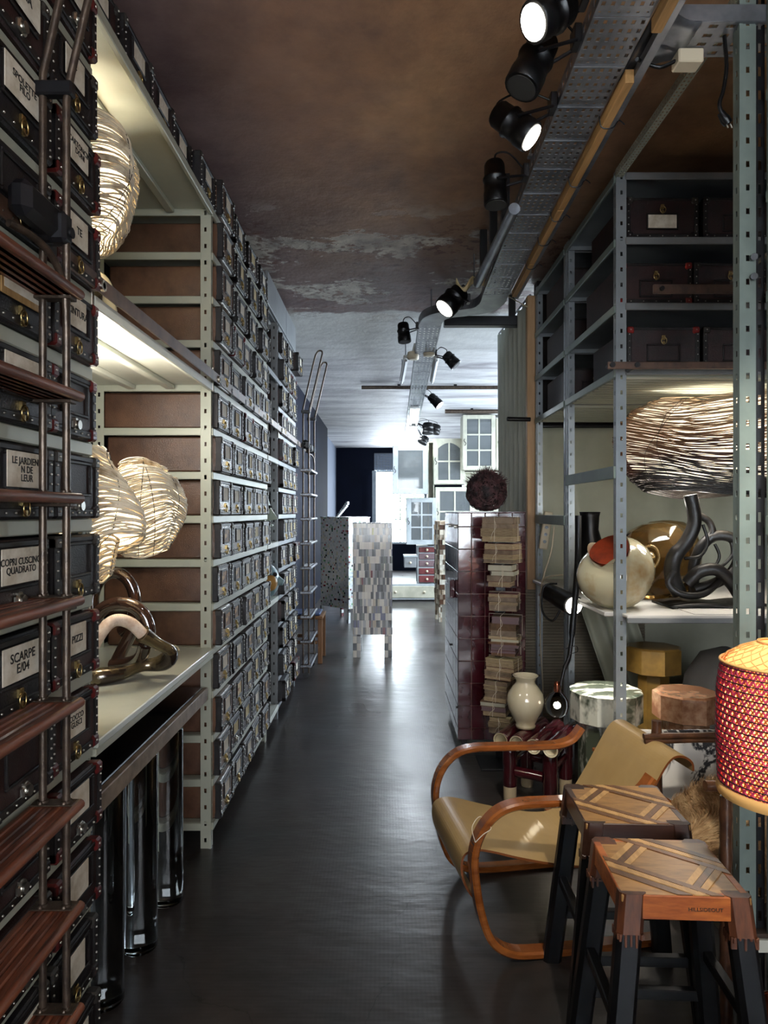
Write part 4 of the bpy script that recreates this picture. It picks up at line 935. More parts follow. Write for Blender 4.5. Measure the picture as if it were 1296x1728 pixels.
MB().tube(crom([P(976, 870, 3.7), P(975, 950, 3.7), P(968, 1040, 3.68), P(961, 1105, 3.65), P(952, 1130, 3.62), P(945, 1160, 3.6)], 8), [.018] * 20 + [.012] * 12 + [.008] * 9, 8).build('taped_arm', 'black_paint', t)
MB().tube(crom([P(955, 1095, 3.64), P(972, 1090, 3.63), P(974, 1100, 3.63), P(960, 1104, 3.63), P(958, 1112, 3.64)], 5), .002, 5).build('binding_wire', 'black_paint', t)
bc = P(940, 1190, 3.6)
MB().lathe([(.001, -.063), (.03, -.058), (.055, -.035), (.064, 0), (.058, .03), (.040, .055), (.024, .072), (.020, .092), (.018, .105)], 28, bc).build('glass_bulb', 'bulb_glass', t)
MB().lathe([(.014, .07), (.016, .11), (.012, .125), (.001, .126)], 14, bc).build('socket', 'copper', t)
MB().sphere(bc, .014, 10, 8).build('filament', 'bulb_glow', t)
light('POINT', 'bulb_light', bc - Vector((0, .0, -.0)), 3.5, (1, .86, .66), shadow_soft_size=.016)

# stone drums
def drum(label, u, vt, Y, Rr, hcap, rcol, m, n=10, rz=.2):
    p = P(u, vt, Y); t = thing('stone_drum', label, 'stool', (p.x, Y, 0), rz)
    zt = p.z; ch = .008
    def ring(r): return lambda: None
    cap = MB(); cap.lathe([(Rr - ch * 2, zt - hcap), (Rr, zt - hcap + ch), (Rr, zt - ch), (Rr - ch * 2, zt)], n, (p.x, Y, 0)); cap.sm = [False] * len(cap.sm); cap.build('cap_block', m, t)
    col_ = MB(); col_.lathe([(rcol, .002), (rcol, zt - hcap - .001)], n, (p.x, Y, 0)); col_.sm = [False] * len(col_.sm); col_.build('column', m, t); return t
drum('green and white marble drum with a facetted rim behind the rack post', 1022, 1162, 3.72, .195, .165, .15, 'green_marble', 12)
drum('golden ochre octagonal stone drum, taller, behind the brown one', 1103, 1090, 4.12, .165, .155, .095, 'gold_stone', 8, .39)
drum('polished brown stone drum with a pale vein, before the golden drum', 1158, 1166, 3.42, .160, .135, .11, 'brown_stone', 9, .1)
t = thing('marble_slab', 'white marble slab with black veins leaning behind the bamboo chair', 'slab', (1.35, 3.05, 0))
m_ = MB(); m_.obb((1.42, 3.02, .35), (.80, .022, .46), Matrix.Rotation(-.12, 3, 'X'), .002); m_.build('slab', 'panda_marble', t)
MB().cbox(1.05, 1.8, 2.9, 3.12, .02, .122, .003).build('slab_rest', 'dark_plank', t)

# bamboo chair with a fur pelt
t = thing('bamboo_chair', 'dark bamboo chair frame beside the red woven lamp', 'chair', (1.5, 2.6, 0))
def bam(p0, p1, r_, nm='bamboo_pole', nodes=3):
    p0, p1 = Vector(p0), Vector(p1); d = (p1 - p0); n = nodes * 4; pts = []; rs = []
    for i in range(n + 1): pts.append(p0 + d * (i / n)); rs.append(r_ * (1.16 if i % 4 == 2 else 1))
    MB().tube(pts, rs, 10).build(nm, 'bamboo', t)
bam(P(1108, 1216, 2.72), (P(1108, 1216, 2.72).x, 2.70, 0), .019, 'rear_post', 6)
bam(P(1086, 1243, 2.70), P(1086, 1243, 2.70) + Vector((.95, .06, .0)), .012, 'back_rail', 5)
bam(P(1088, 1251, 2.70), P(1088, 1251, 2.70) + Vector((.95, .06, .0)), .010, 'back_rail', 5)
bam(P(1255, 1225, 2.72) + Vector((.5, 0, 0)), (P(1255, 1225, 2.72).x + .5, 2.70, 0), .019, 'rear_post', 6)
bam(P(1190, 1326, 2.05), P(1190, 1326, 2.05) + Vector((.42, .02, -.012)), .016, 'arm_rail', 3)
bam((P(1222, 1300, 2.05).x, 2.04, .70), (P(1222, 1300, 2.05).x, 2.04, .0), .017, 'front_post', 6)
bam((1.09, 2.70, .36), (2.0, 2.74, .36), .014, 'seat_rail', 4)
rd = random.Random(4)
def furz(x, y): return .485 + .07 * math.sin(x * 5) + .05 * math.cos(y * 6) - .33 * max(0, (2.30 - y)) - .5 * max(0, x - 1.7) * .2 + (.05 if x > 1.25 else .05 * (x - 1.05) / .2)
t = thing('fur_pelt', 'shaggy pale brown fur pelt draped over the bamboo chair', 'fur', (1.45, 2.5, .45))
def fs(a, b):
    x = 1.045 + .9 * a; y = 2.09 + .60 * b; return Vector((x, y, furz(x, y) - .04 * (1 - min(1, a * 6)) ** 2 - .22 * max(0, .25 - b) * 2))
MB().grid(fs, 40, 30).build('hide', 'fur', t)
m_ = MB()
for i in range(26000):
    a, b = rd.random(), rd.random(); p = fs(a, b); l = rd.uniform(.025, .06); an = 1.2 * math.sin(a * 9) + 1.4 * math.cos(b * 8) + rd.uniform(-.5, .5)
    d = Vector((math.cos(an) * .7, math.sin(an) * .5 - .5, rd.uniform(.25, .8))).normalized() * l; s_ = Vector((rd.uniform(-1, 1), rd.uniform(-1, 1), 0)).normalized() * .0012
    q = p + d * .55; tip = p + d + Vector((0, 0, -.25 * l)); m_.add([p - s_, p + s_, q + s_ * .7, tip, q - s_ * .7], [(0, 1, 2, 4), (4, 2, 3)])
m_.build('fur_hair', 'fur', t, kind='stuff')
# a dark folded object standing under the display shelf
t = thing('dark_bundle', 'dark shapeless bundle in the shadow behind the brown stone drum', 'bundle', (1.95, 3.9, 0))
MB().lathe([(.12, .002), (.22, .12), (.24, .35), (.2, .6), (.12, .74), (.02, .78)], 20, (1.95, 3.9, 0), wob=lambda a, z: 1 + .12 * math.sin(4 * a + 6 * z)).build('dark_cloth', 'ink', t)

# ================================================================== bent-wood lounge chair
CHO = Vector((.268, 2.63, 0)); CA = math.radians(9)
ub, us = Vector((math.cos(CA), math.sin(CA), 0)), Vector((-math.sin(CA), math.cos(CA), 0))
def C3(u, s_, z): return CHO + ub * u + us * s_ + Vector((0, 0, z))
ch = thing('lounge_chair', 'bent wood lounge chair with a tan scrolled seat and looped arms', 'armchair', CHO)
for s_ in (-.285, .285):
    pts = crom([C3(u, s_, z) for u, z in ((.70, .016), (.45, .015), (.22, .016), (.12, .03), (.055, .08), (.02, .17), (.0, .28), (-.005, .37), (.02, .45), (.075, .51), (.15, .535), (.28, .535), (.42, .53), (.54, .53), (.61, .55), (.655, .60))], 6)
    MB().sweep(pts, us, .058, .026).build('looped_arm', 'chair_arm', ch)
prof = [(.86, .585), (.855, .615), (.825, .638), (.785, .640), (.75, .61), (.70, .53), (.64, .43), (.57, .33), (.50, .275), (.42, .265), (.30, .285), (.18, .315), (.08, .345), (.02, .355), (-.02, .34), (-.03, .30), (-.022, .25), (.0, .205), (.03, .175)]
pts = crom([C3(u, 0, z) for u, z in prof], 5)
sm_ = MB(); n = len(pts); V = []
for i, p in enumerate(pts):
    tt = (pts[min(i + 1, n - 1)] - pts[max(i - 1, 0)]).normalized(); nn = us.cross(tt).normalized()
    for a, b in ((-.225, -.004), (.225, -.004), (.225, .004), (-.225, .004)): V.append(p + us * a + nn * b)
for i in range(n - 1):
    for j in range(4): sm_.add([V[i * 4 + j], V[(i + 1) * 4 + j], V[(i + 1) * 4 + (j + 1) % 4], V[i * 4 + (j + 1) % 4]], [(0, 1, 2, 3)], 0 if j in (0, 2) else 1)
sm_.add(V[:4], [(0, 1, 2, 3)], 1); sm_.add(V[-4:], [(3, 2, 1, 0)], 1)
sm_.build('scrolled_seat', ['chair_ply', 'ply_edge'], ch)
for u, z in ((.50, .245), (.72, .50)): MB().beam(C3(u, -.285, z), C3(u, .285, z), .03, .018, ch=.003).build('cross_bar', 'chair_arm', ch)
MB().tube(crom([C3(-.008, -.318, .43), C3(.02, -.318, .455), C3(.048, -.316, .475), C3(.03, -.25, .485), C3(.0, -.252, .45), C3(-.008, -.318, .43)], 5), .0015, 5).build('string_tag', 'string', ch)

# ================================================================== two tall stools
def stool(label, cx, cy, rz, side_m, txt):
    H = .62; w2, d2 = .155, .145
    t = thing('tall_stool', label, 'stool', (cx, cy, 0), rz, 'inlaid wooden stools', world=False)
    MB().cbox(-w2, w2, -d2, d2, H - .022, H - .004, .002).build('seat_board', 'oak_a', t)
    # inlay pieces: a twisted lattice of bands on a field of panels
    def band(p0, p1, wd, m, zt):
        p0, p1 = Vector(p0), Vector(p1); b = MB()
        d = (p1 - p0).normalized(); nrm = Vector((-d.y, d.x)); q = []
        # clip the four corners to the seat
        c4 = [p0 - nrm * wd / 2, p1 - nrm * wd / 2, p1 + nrm * wd / 2, p0 + nrm * wd / 2]
        poly = c4
        for ax, lim, sg in ((0, w2 - .003, 1), (0, -w2 + .003, -1), (1, d2 - .003, 1), (1, -d2 + .003, -1)):
            out = []
            for i in range(len(poly)):
                a, c = poly[i], poly[(i + 1) % len(poly)]; ia, ic = sg * (a[ax] - lim) <= 0, sg * (c[ax] - lim) <= 0
                if ia: out.append(a)
                if ia != ic: k = (lim - a[ax]) / (c[ax] - a[ax]); out.append(a.lerp(c, k))
            poly = out
            if len(poly) < 3: return
        n = len(poly); b.add([(p.x, p.y, H - .005) for p in poly] + [(p.x, p.y, zt) for p in poly], [tuple(range(n))[::-1], tuple(range(n, 2 * n))] + [(i, (i + 1) % n, n + (i + 1) % n, n + i) for i in range(n)])
        b.build('inlay_piece', m, t)
    q = .30
    for off, wd, m in ((-.115, .022, 'oak_b'), (-.090, .020, 'oak_c'), (-.068, .018, 'oak_b'), (.068, .018, 'oak_b'), (.090, .018, 'oak_c'), (.112, .02, 'oak_b')):
        d = Vector((.80, -.60)); nn = Vector((.60, .80)); band(nn * off - d * q, nn * off + d * q, wd, m, H - .0005)
    for off in (-.12, .12):
        for k, (dw, m) in enumerate(((-.018, 'oak_c'), (0, 'oak_b'), (.018, 'oak_c'))):
            d = Vector((.62, .78)); nn = Vector((.78, -.62)); o_ = off * .8 + dw
            band(nn * o_ - d * .088, nn * o_ + d * .085, .017, m, H - .001)
    for nn, d, off, ln in ((Vector((.6, .8)), Vector((.8, -.6)), 0, .075), (Vector((.6, .8)), Vector((.8, -.6)), -.165, .16), (Vector((.6, .8)), Vector((.8, -.6)), .165, .16)):
        band(nn * off - d * ln, nn * off + d * ln, .085 if off else .112, 'oak_a', H - .0025)
    ap = .062
    MB().cbox(-w2 + .03, w2 - .03, -d2 - .001, -d2 + .020, H - ap, H - .003, .002).build('apron', side_m, t)
    MB().cbox(-w2 + .03, w2 - .03, d2 - .020, d2 + .001, H - ap, H - .003, .002).build('apron', side_m, t)
    for sx in (-1, 1): MB().cbox(min(sx * (w2 - .019), sx * (w2 + .001)), max(sx * (w2 - .019), sx * (w2 + .001)), -d2 + .021, d2 - .021, H - ap, H - .003, .002).build('apron', side_m, t)
    rd = random.Random(int(cx * 1000))
    for sx in (-1, 1):
        for sy in (-1, 1):
            # leg: wooden shoulder dripping into black paint
            x0, y0 = sx * (w2 - .030), sy * (d2 - .022); x1, y1 = sx * (w2 + .035), sy * (d2 + .030); zs = H - ap - .035
            def at(z): k = (H - z) / H; return Vector((x0 + (x1 - x0) * k, y0 + (y1 - y0) * k, z))
            lg = MB(); lg.sweep([at(zs + .004), at(.0)], (1, 0, 0), .062, .046); lo = lg.build('leg', 'black_paint', t)
            sh = MB(); sh.sweep([at(H - .003), at(zs)], (1, 0, 0), .064, .050); sh.build('wooden_shoulder', 'stool_shoulder' if txt else side_m, lo)
            dr = MB()
            for i in range(5):
                a = (-.026 + .013 * i); ln = rd.uniform(.004, .03); p = at(zs); dr.cbox(p.x + a - .003, p.x + a + .003, p.y - .0262 - .054 * 0, p.y + .0262, zs - ln, zs + .002, .001)
                ln = rd.uniform(.004, .028); dr.cbox(p.x - .0332, p.x + .0332, p.y + a * .75 - .003, p.y + a * .75 + .003, zs - ln, zs + .002, .001)
            dr.build('wood_drips', 'stool_shoulder' if txt else side_m, lo, kind='stuff')
    def lp(sx, sy, z): k = (H - z) / H; return Vector((sx * (w2 - .022) + sx * .057 * k, sy * (d2 - .022) + sy * .052 * k, z))
    for z, pr_ in ((.22, ((-1, -1), (1, -1))), (.17, ((-1, 1), (1, 1))), (.30, ((-1, -1), (-1, 1))), (.30, ((1, -1), (1, 1)))):
        MB().beam(lp(*pr_[0], z), lp(*pr_[1], z), .026, .030, ch=.003).build('stretcher', 'black_paint', t)
    if txt: lettering('HILLSIDEOUT', .0125, t, (.045, -d2 - .0018, H - .034), (PI / 2, 0, 0), 'stool_dark', 'branded_lettering', 1.1)
    return t
stool('nearer tall stool with orange wooden rim over dripping black legs', .742, 1.802, math.radians(-3), 'stool_side', True)
stool('tall stool with a dark rim standing between armchair and nearer stool', .765, 2.185, math.radians(-2), 'stool_dark', False)

# ================================================================== red woven bamboo lamp
lc = Vector((.955, 1.64, 0)); lr = .137; z1, z0 = CZ - .235 * 1 - .125, CZ - .70
t = thing('woven_bamboo_lamp', 'glowing red and orange lattice lantern with a straw dome', 'lamp', (lc.x, lc.y, z0))
zt = CZ - (1125 - 864) / F * 1.60; zb_ = CZ - (1352 - 864) / F * 1.56
def lrad(z): k = (z - zb_) / (zt - zb_); return lr * (1 - .05 * max(0, k - .8) * 5 * (k > .8)) + .004 * math.sin(PI * k)
m_ = MB()
NS = 46
for sgn in (-1, 1):
    for i in range(NS):
        a0 = 2 * PI * i / NS; pts = []
        for j in range(17):
            k = j / 16; z = zb_ + (zt - zb_) * k; a = a0 + sgn * k * 1.42; pts.append(lc + Vector((lrad(z) * math.cos(a), lrad(z) * math.sin(a), z)))
        m_.tube(pts, .0026, 4, mi=0)
m_.build('diagonal_weave', 'lamp_red', t, kind='stuff')
m_ = MB()
for i in range(19):
    z = zb_ + (zt - zb_) * (i + .5) / 19; m_.tube([lc + Vector(((lrad(z) + .002) * math.cos(a), (lrad(z) + .002) * math.sin(a), z)) for a in [2 * PI * q / 48 for q in range(48)]], .0017, 4, closed=True)
m_.build('dark_hoops', 'root_black', t, kind='stuff')
m_ = MB()
for sgn in (-1, 1):
    for i in range(NS):
        a0 = 2 * PI * (i + .5) / NS; pts = []
        for j in range(17):
            k = j / 16; z = zb_ + (zt - zb_) * k; a = a0 + sgn * k * 1.42; pts.append(lc + Vector(((lrad(z) - .003) * math.cos(a), (lrad(z) - .003) * math.sin(a), z)))
        m_.tube(pts, .0020, 4)
m_.build('orange_weave', 'lamp_orange', t, kind='stuff')
MB().lathe([(lrad(zb_) - .010, zb_), (lrad((zb_ + zt) / 2) - .010, (zb_ + zt) / 2), (lrad(zt) - .010, zt), (.10, zt + .025), (.055, zt + .046)], 48, lc).build('paper_liner', 'lamp_paper', t)
m_ = MB(); dome = [(lrad(zt) + .001, zt), (.118, zt + .014), (.09, zt + .032), (.05, zt + .048)]
for sgn in (-1, 1):
    for i in range(26):
        a0 = 2 * PI * i / 26; m_.tube([lc + Vector((r_ * math.cos(a0 + sgn * .22 * j), r_ * math.sin(a0 + sgn * .22 * j), z)) for j, (r_, z) in enumerate(dome)], .0014, 4)
m_.build('straw_dome', 'lamp_straw', t, kind='stuff')
for z, rr, nm in ((zt, lrad(zt) + .003, 'upper_hoop'), (zt + .049, .05, 'neck_hoop')): MB().tube([lc + Vector((rr * math.cos(a), rr * math.sin(a), z)) for a in [2 * PI * q / 40 for q in range(40)]], .0035, 6, closed=True).build(nm, 'lamp_straw', t)
MB().lathe([(lr + .004, zb_ - .022), (lr + .006, zb_ - .012), (lr + .003, zb_ + .004), (lr - .003, zb_ + .004), (lr - .003, zb_ - .022), (lr + .004, zb_ - .0221)], 48, lc).build('lower_hoop', 'lamp_straw', t)
MB().cyl((lc.x, lc.y, (zt + zb_) / 2 + .04), (lc.x, lc.y, H_CEIL), .004, 8).build('hanging_cord', 'black_paint', t)
MB().sphere((lc.x, lc.y, (zt + zb_) / 2 + .02), .028, 12, 8).build('bulb', 'bulb_glow', t)
light('POINT', 'red_lamp_light', (lc.x - .0, lc.y, (zt + zb_) / 2 - .03), 4.6, (1, .70, .42), shadow_soft_size=.05)

# low plank bench and copper pail
t = thing('plank_bench', 'low bench of dark weathered planks in a pale metal tray', 'bench', (1.45, 2.25, 0))
for i in range(4): MB().cbox(1.065, 2.1, 2.045 + i * .092, 2.045 + i * .092 + .089, .262, .284, .003).build('plank', 'dark_plank', t)
MB().cbox(1.05, 2.11, 2.03, 2.043, .238, .275, .002).build('tray_edge', 'white_shelf', t); MB().cbox(1.05, 1.063, 2.044, 2.42, .238, .275, .002).build('tray_edge', 'white_shelf', t); MB().cbox(1.065, 2.1, 2.416, 2.428, .262, .30, .002).build('tray_edge', 'white_shelf', t)
MB().box(1.065, 2.1, 2.045, 2.414, .248, .2615).build('tray_bottom', 'white_shelf', t)
for x in (1.06, 1.95):
    for y in (2.05, 2.39): MB().cbox(x, x + .04, y, y + .02, 0, .237, .002).build('leg', 'rack_grey', t)
t = thing('copper_pail', 'small copper pail on the floor by the lowest corner', 'pail', (1.03, 1.72, 0))
pc = (1.045, 1.76, 0); MB().lathe([(.001, .002), (.055, .002), (.07, .10), (.078, .25), (.082, .255), (.076, .256), (.066, .10), (.05, .01), (.001, .012)], 32, pc).build('pail_wall', 'copper', t)
MB().tube([Vector(pc) + Vector((.080 * math.cos(a), .080 * math.sin(a), .256)) for a in [2 * PI * q / 36 for q in range(36)]], .004, 6, closed=True).build('rolled_rim', 'copper', t)

# ================================================================== ceramic bamboo stool and cream vase
tx, ty, ta = .835, 3.70, math.radians(-32)
t = thing('ceramic_pipe_stool', 'burgundy glazed stool of fat ceramic pipes with cream dripped feet', 'stool', (tx, ty, 0), ta, world=False)
for i in range(4):
    x = -.135 + .09 * i
    b = MB(); b.lathe([(.030, -.20), (.040, -.20), (.042, -.19), (.040, -.05), (.043, -.04), (.040, .1), (.042, .19), (.040, .20)], 24, caps=False); 
    b.v = [(q[0] + x, q[2], q[1] + .345) for q in b.v]; b.f = [f[::-1] for f in b.f]; o = b.build('top_pipe', 'burgundy', t)
    b = MB(); b.lathe([(.001, -.02), (.031, -.02), (.0315, -.2005), (.0395, -.2015)], 24, caps=False); b.v = [(q[0] + x, q[2], q[1] + .345) for q in b.v]; b.build('pipe_mouth', 'cream_glaze', o)
for sx in (-1, 1):
    for sy in (-1, 1):
        lg = MB(); lg.lathe([(.036, .09), (.039, .12), (.036, .2), (.040, .21), (.037, .302)], 20, (sx * .11, sy * .13, 0)); lo = lg.build('leg', 'burgundy', t)
        MB().lathe([(.031, .0), (.034, .01), (.035, .09)], 20, (sx * .11, sy * .13, 0), wob=lambda a, z: 1).build('dripped_foot', 'cream_drip', lo)
for sy in (-1, 1): MB().tube([(-.075, sy * .13, .17), (0, sy * .13, .172), (.075, sy * .13, .17)], .027, 14).build('cross_pipe', 'burgundy', t)
for sx in (-1, 1): MB().tube([(sx * .11, -.095, .22), (sx * .11, .095, .22)], .024, 14).build('cross_pipe', 'burgundy', t)
t = thing('cream_vase', 'round bellied cream vase with flared mouth on the burgundy pipe stool', 'vase', (.765, 3.69, .388))
MB().lathe([(.001, .0), (.052, .0), (.054, .014), (.050, .022), (.066, .05), (.092, .10), (.100, .145), (.092, .185), (.066, .222), (.050, .243), (.051, .255), (.066, .276), (.070, .281), (.064, .281), (.045, .25), (.05, .23), (.085, .18), (.09, .14)], 44, (.765, 3.69, .388)).build('vase_body', 'cream_glaze', t)

# ================================================================== tiled cabinet, book bundles, twig ball
cx0, cx1, cy0, cy1 = .472, .905, 4.345, 5.26
t = thing('tiled_cabinet', 'tall cabinet clad in burgundy tiles beside the book bundles', 'cabinet', (.69, 4.8, 0))
MB().box(cx0 + .012, cx1 - .004, cy0 + .012, cy1, .10, 1.545).build('carcass', 'grout', t)
for x in (cx0 + .03, cx1 - .06):
    for y in (cy0 + .03, cy1 - .07): MB().cbox(x, x + .03, y, y + .03, 0, .099, .003).build('foot', 'black_metal', t)
rows = [1.548, 1.458] + [1.458 - .1425 * i for i in range(1, 10)] + [.10]
tw = (cx1 - cx0) / 5
tm = {}
for j in range(len(rows) - 1):
    z1, z0 = rows[j], rows[j + 1]; h = z1 - z0
    for i in range(5):
        key = ('f', round(h, 3))
        if key not in tm: tm[key] = MB().cbox(0, tw - .004, 0, .012, 0, h - .004, .0025).build('tile', 'tile', t); o = tm[key]
        else: o = tm[key].copy(); COL.objects.link(o)
        o.location = Vector((cx0 + i * tw, cy0 - .001, z0)) ; 
for j in range(len(rows) - 1):
    z1, z0 = rows[j], rows[j + 1]; h = z1 - z0
    for i in range(6):
        if i == 0 and False: continue
        key = ('s', round(h, 3)); sw = (cy1 - cy0 - .014) / 6
        if key not in tm: tm[key] = MB().cbox(0, .012, 0, sw - .004, 0, h - .004, .0025).build('tile', 'tile', t); o = tm[key]
        else: o = tm[key].copy(); COL.objects.link(o)
        o.location = Vector((cx0 - .001, cy0 + .014 + i * sw, z0))
MB().cbox(cx0, cx1, cy0 + .012, cy1, 1.5455, 1.553, .002).build('tiled_top', 'tile', t)
MB().cbox(cx0 - .035, cx0 - .001, cy0 + .18, cy0 + .34, .98, 1.10, .004).build('door_handle', 'tile', t)
for y in (cy0 + .12, cy0 + .5): MB().cyl((cx0 - .014, y, 1.455), (cx0, y, 1.455), .012, 10).build('hinge_knob', 'steel', t)
for y, z in ((cy0 + .03, .30), (cy0 + .45, .62)): MB().cyl((cx0 - .012, y, z), (cx0, y, z), .008, 8).build('hinge_knob', 'black_metal', t)

bun = [(873, 914, 843, 70, 4, 'pale topped bundle of old papers, highest on the spine shelf'), (917, 950, 847, 68, 4, 'bundle of old papers tied with knotted string, second from the top'), (953, 990, 848, 55, 4, 'small bundle of four coloured books with a long string tail'),
       (1001, 1030, 847, 60, 4, 'flat bundle of yellowed papers in the middle of the spine shelf'), (1039, 1073, 852, 66, 3, 'three thick tan books tied above the striped bundle'), (1072, 1106, 848, 62, 7, 'striped bundle of many thin coloured books'),
       (1111, 1146, 846, 62, 5, 'bundle of brown papers with a black top board'), (1149, 1183, 843, 52, 5, 'narrow upright bundle of brown papers just above vase height'), (1184, 1207, 840, 56, 3, 'loosely tied bundle of tan books partly behind the vase'), (1209, 1236, 843, 46, 3, 'lowest bundle of papers behind the pipe stool')]
YBk = 4.12
sp_ = thing('spine_bookcase', 'dark metal spine shelf standing before the tiled cabinet', 'bookcase', (.72, 4.27, 0))
MB().cbox(.70, .76, 4.27, 4.30, .012, 1.50, .002).build('spine', 'black_metal', sp_); MB().cbox(.58, .86, 4.08, 4.32, 0, .012, .002).build('base_plate', 'black_metal', sp_)
rd = random.Random(9)
for bi, (va, vb, uc, wpx, n, lb) in enumerate(bun):
    za, zb2 = CZ - (vb - 864) / F * (YBk - .04), CZ - (va - 864) / F * (YBk - .04); uc += 2; xc = (uc - 648) / F * YBk; wd = wpx / F * YBk * .80; dp = .15
    MB().cbox(xc - .06, xc + .07, YBk - .05, 4.269, za - .006, za - .002, .001).build('shelf_tongue', 'black_metal', sp_)
    t = thing('book_bundle', lb, 'books', (xc + rd.uniform(-.01, .01), YBk, za), -.42 + rd.uniform(-.14, .12), 'tied bundles on the spine shelf', world=False)
    z = 0; hh = zb2 - za; ws = [rd.uniform(.7, 1.3) for _ in range(n)]; tot = sum(ws)
    for k in range(n):
        hk = hh * ws[k] / tot; lo_ = bi in (2, 4, 5, 8); ddx, ddy = rd.uniform(-.014, .014) if lo_ else rd.uniform(-.006, .006), rd.uniform(-.006, .006); w_ = wd * rd.uniform(.80 if lo_ else .92, 1.0)
        m_ = MB(); m_.box(-w_ / 2 + ddx + .003, w_ / 2 + ddx - .002, -dp / 2 + ddy + .002, dp / 2 + ddy, z + .0016, z + hk - .0018, 0)
        nl = max(2, int(hk / .006))
        for q in range(nl): m_.box(-w_ / 2 + ddx + rd.uniform(-.001, .002), w_ / 2 + ddx - rd.uniform(-.001, .002), -dp / 2 + ddy + rd.uniform(-.001, .002), dp / 2 + ddy, z + .002 + (hk - .004) * q / nl, z + .002 + (hk - .004) * (q + .6) / nl, 0)
        m_.box(-w_ / 2 + ddx - .001, w_ / 2 + ddx + .001, -dp / 2 + ddy - .001, dp / 2 + ddy + .001, z + .0004, z + .0016, 1); m_.box(-w_ / 2 + ddx - .001, w_ / 2 + ddx + .001, -dp / 2 + ddy - .001, dp / 2 + ddy + .001, z + hk - .0018, z + hk - .0004, 1)
        m_.build('book', [rd.choice(['book_page', 'card_cream', 'cab_cream', 'slab_edge', 'book_dark', 'drawer_dusk']) if bi in (2, 4, 5, 8) else rd.choice(['book_page', 'book_page', 'slab_edge']), rd.choice(['book_dark', 'book_page', 'card_cream', 'slab_edge', 'drawer_red'])], t); z += hk
    e = .006; s1 = MB(); x_ = rd.uniform(-.03, .01)
    s1.tube([(x_, -dp / 2 - e, -.0005), (x_ + .002, -dp / 2 - e, hh / 2), (x_, -dp / 2 - e, hh + .002), (x_, dp / 2 + e, hh + .002)], .0016, 5); s1.tube([(-wd / 2 - e, .01, .002), (-wd / 2 - e, .01, hh + .003), (wd / 2 + e, .0, hh + .003), (wd / 2 + e, .0, .002)], .0016, 5)
    s1.tube(crom([(x_, -dp / 2 - e, hh * .9), (x_ + .012, -dp / 2 - e - .006, hh * .6), (x_ - .01, -dp / 2 - e - .004, hh * .35), (x_ - .02, -dp / 2 - e, hh * .1)], 4), .0014, 5)
    s1.build('string', 'string', t)

tb = P(821, 818, 4.75); tr_ = .143; tb.z = 1.553 + tr_ * .96
t = thing('twig_ball', 'spiky dark ball of twigs on top of the tiled cabinet', 'ball', (tb.x, tb.y, 1.553))
rd = random.Random(2); m_ = MB()
for i in range(760):
    n_ = Vector((rd.gauss(0, 1), rd.gauss(0, 1), rd.gauss(0, 1))).normalized(); a = n_.orthogonal().normalized(); b = n_.cross(a); s0 = rd.uniform(0, 6.28); ln = rd.uniform(.6, 1.7); rr = tr_ * rd.uniform(.86, 1.0)
    pts = [tb + (a * math.cos(s0 + ln * q / 6) + b * math.sin(s0 + ln * q / 6)) * rr * (1 + (.0 if q < 5 else .05 * rd.random())) for q in range(7)]
    if min(p.z for p in pts) > 1.556: m_.tube(pts, .0023, 4)
for i in range(360):
    th = rd.uniform(0, 6.28); ph = rd.uniform(.0, 1.25); d = Vector((math.sin(ph) * math.cos(th), math.sin(ph) * math.sin(th), math.cos(ph))); s_ = d.orthogonal() * rd.uniform(-.4, .4) + Vector((rd.uniform(-.3, .3), rd.uniform(-.3, .3), rd.uniform(-.1, .2)))
    p0 = tb + d * tr_ * .9; m_.tube([p0, p0 + (d * .5 + s_).normalized() * .02, p0 + (d * .6 + s_).normalized() * rd.uniform(.035, .065)], [.0022, .0018, .0007], 4)
m_.build('twigs', 'twig', t, kind='stuff'); MB().sphere(tb, tr_ * .74, 20, 14).build('dense_core', 'ink', t)

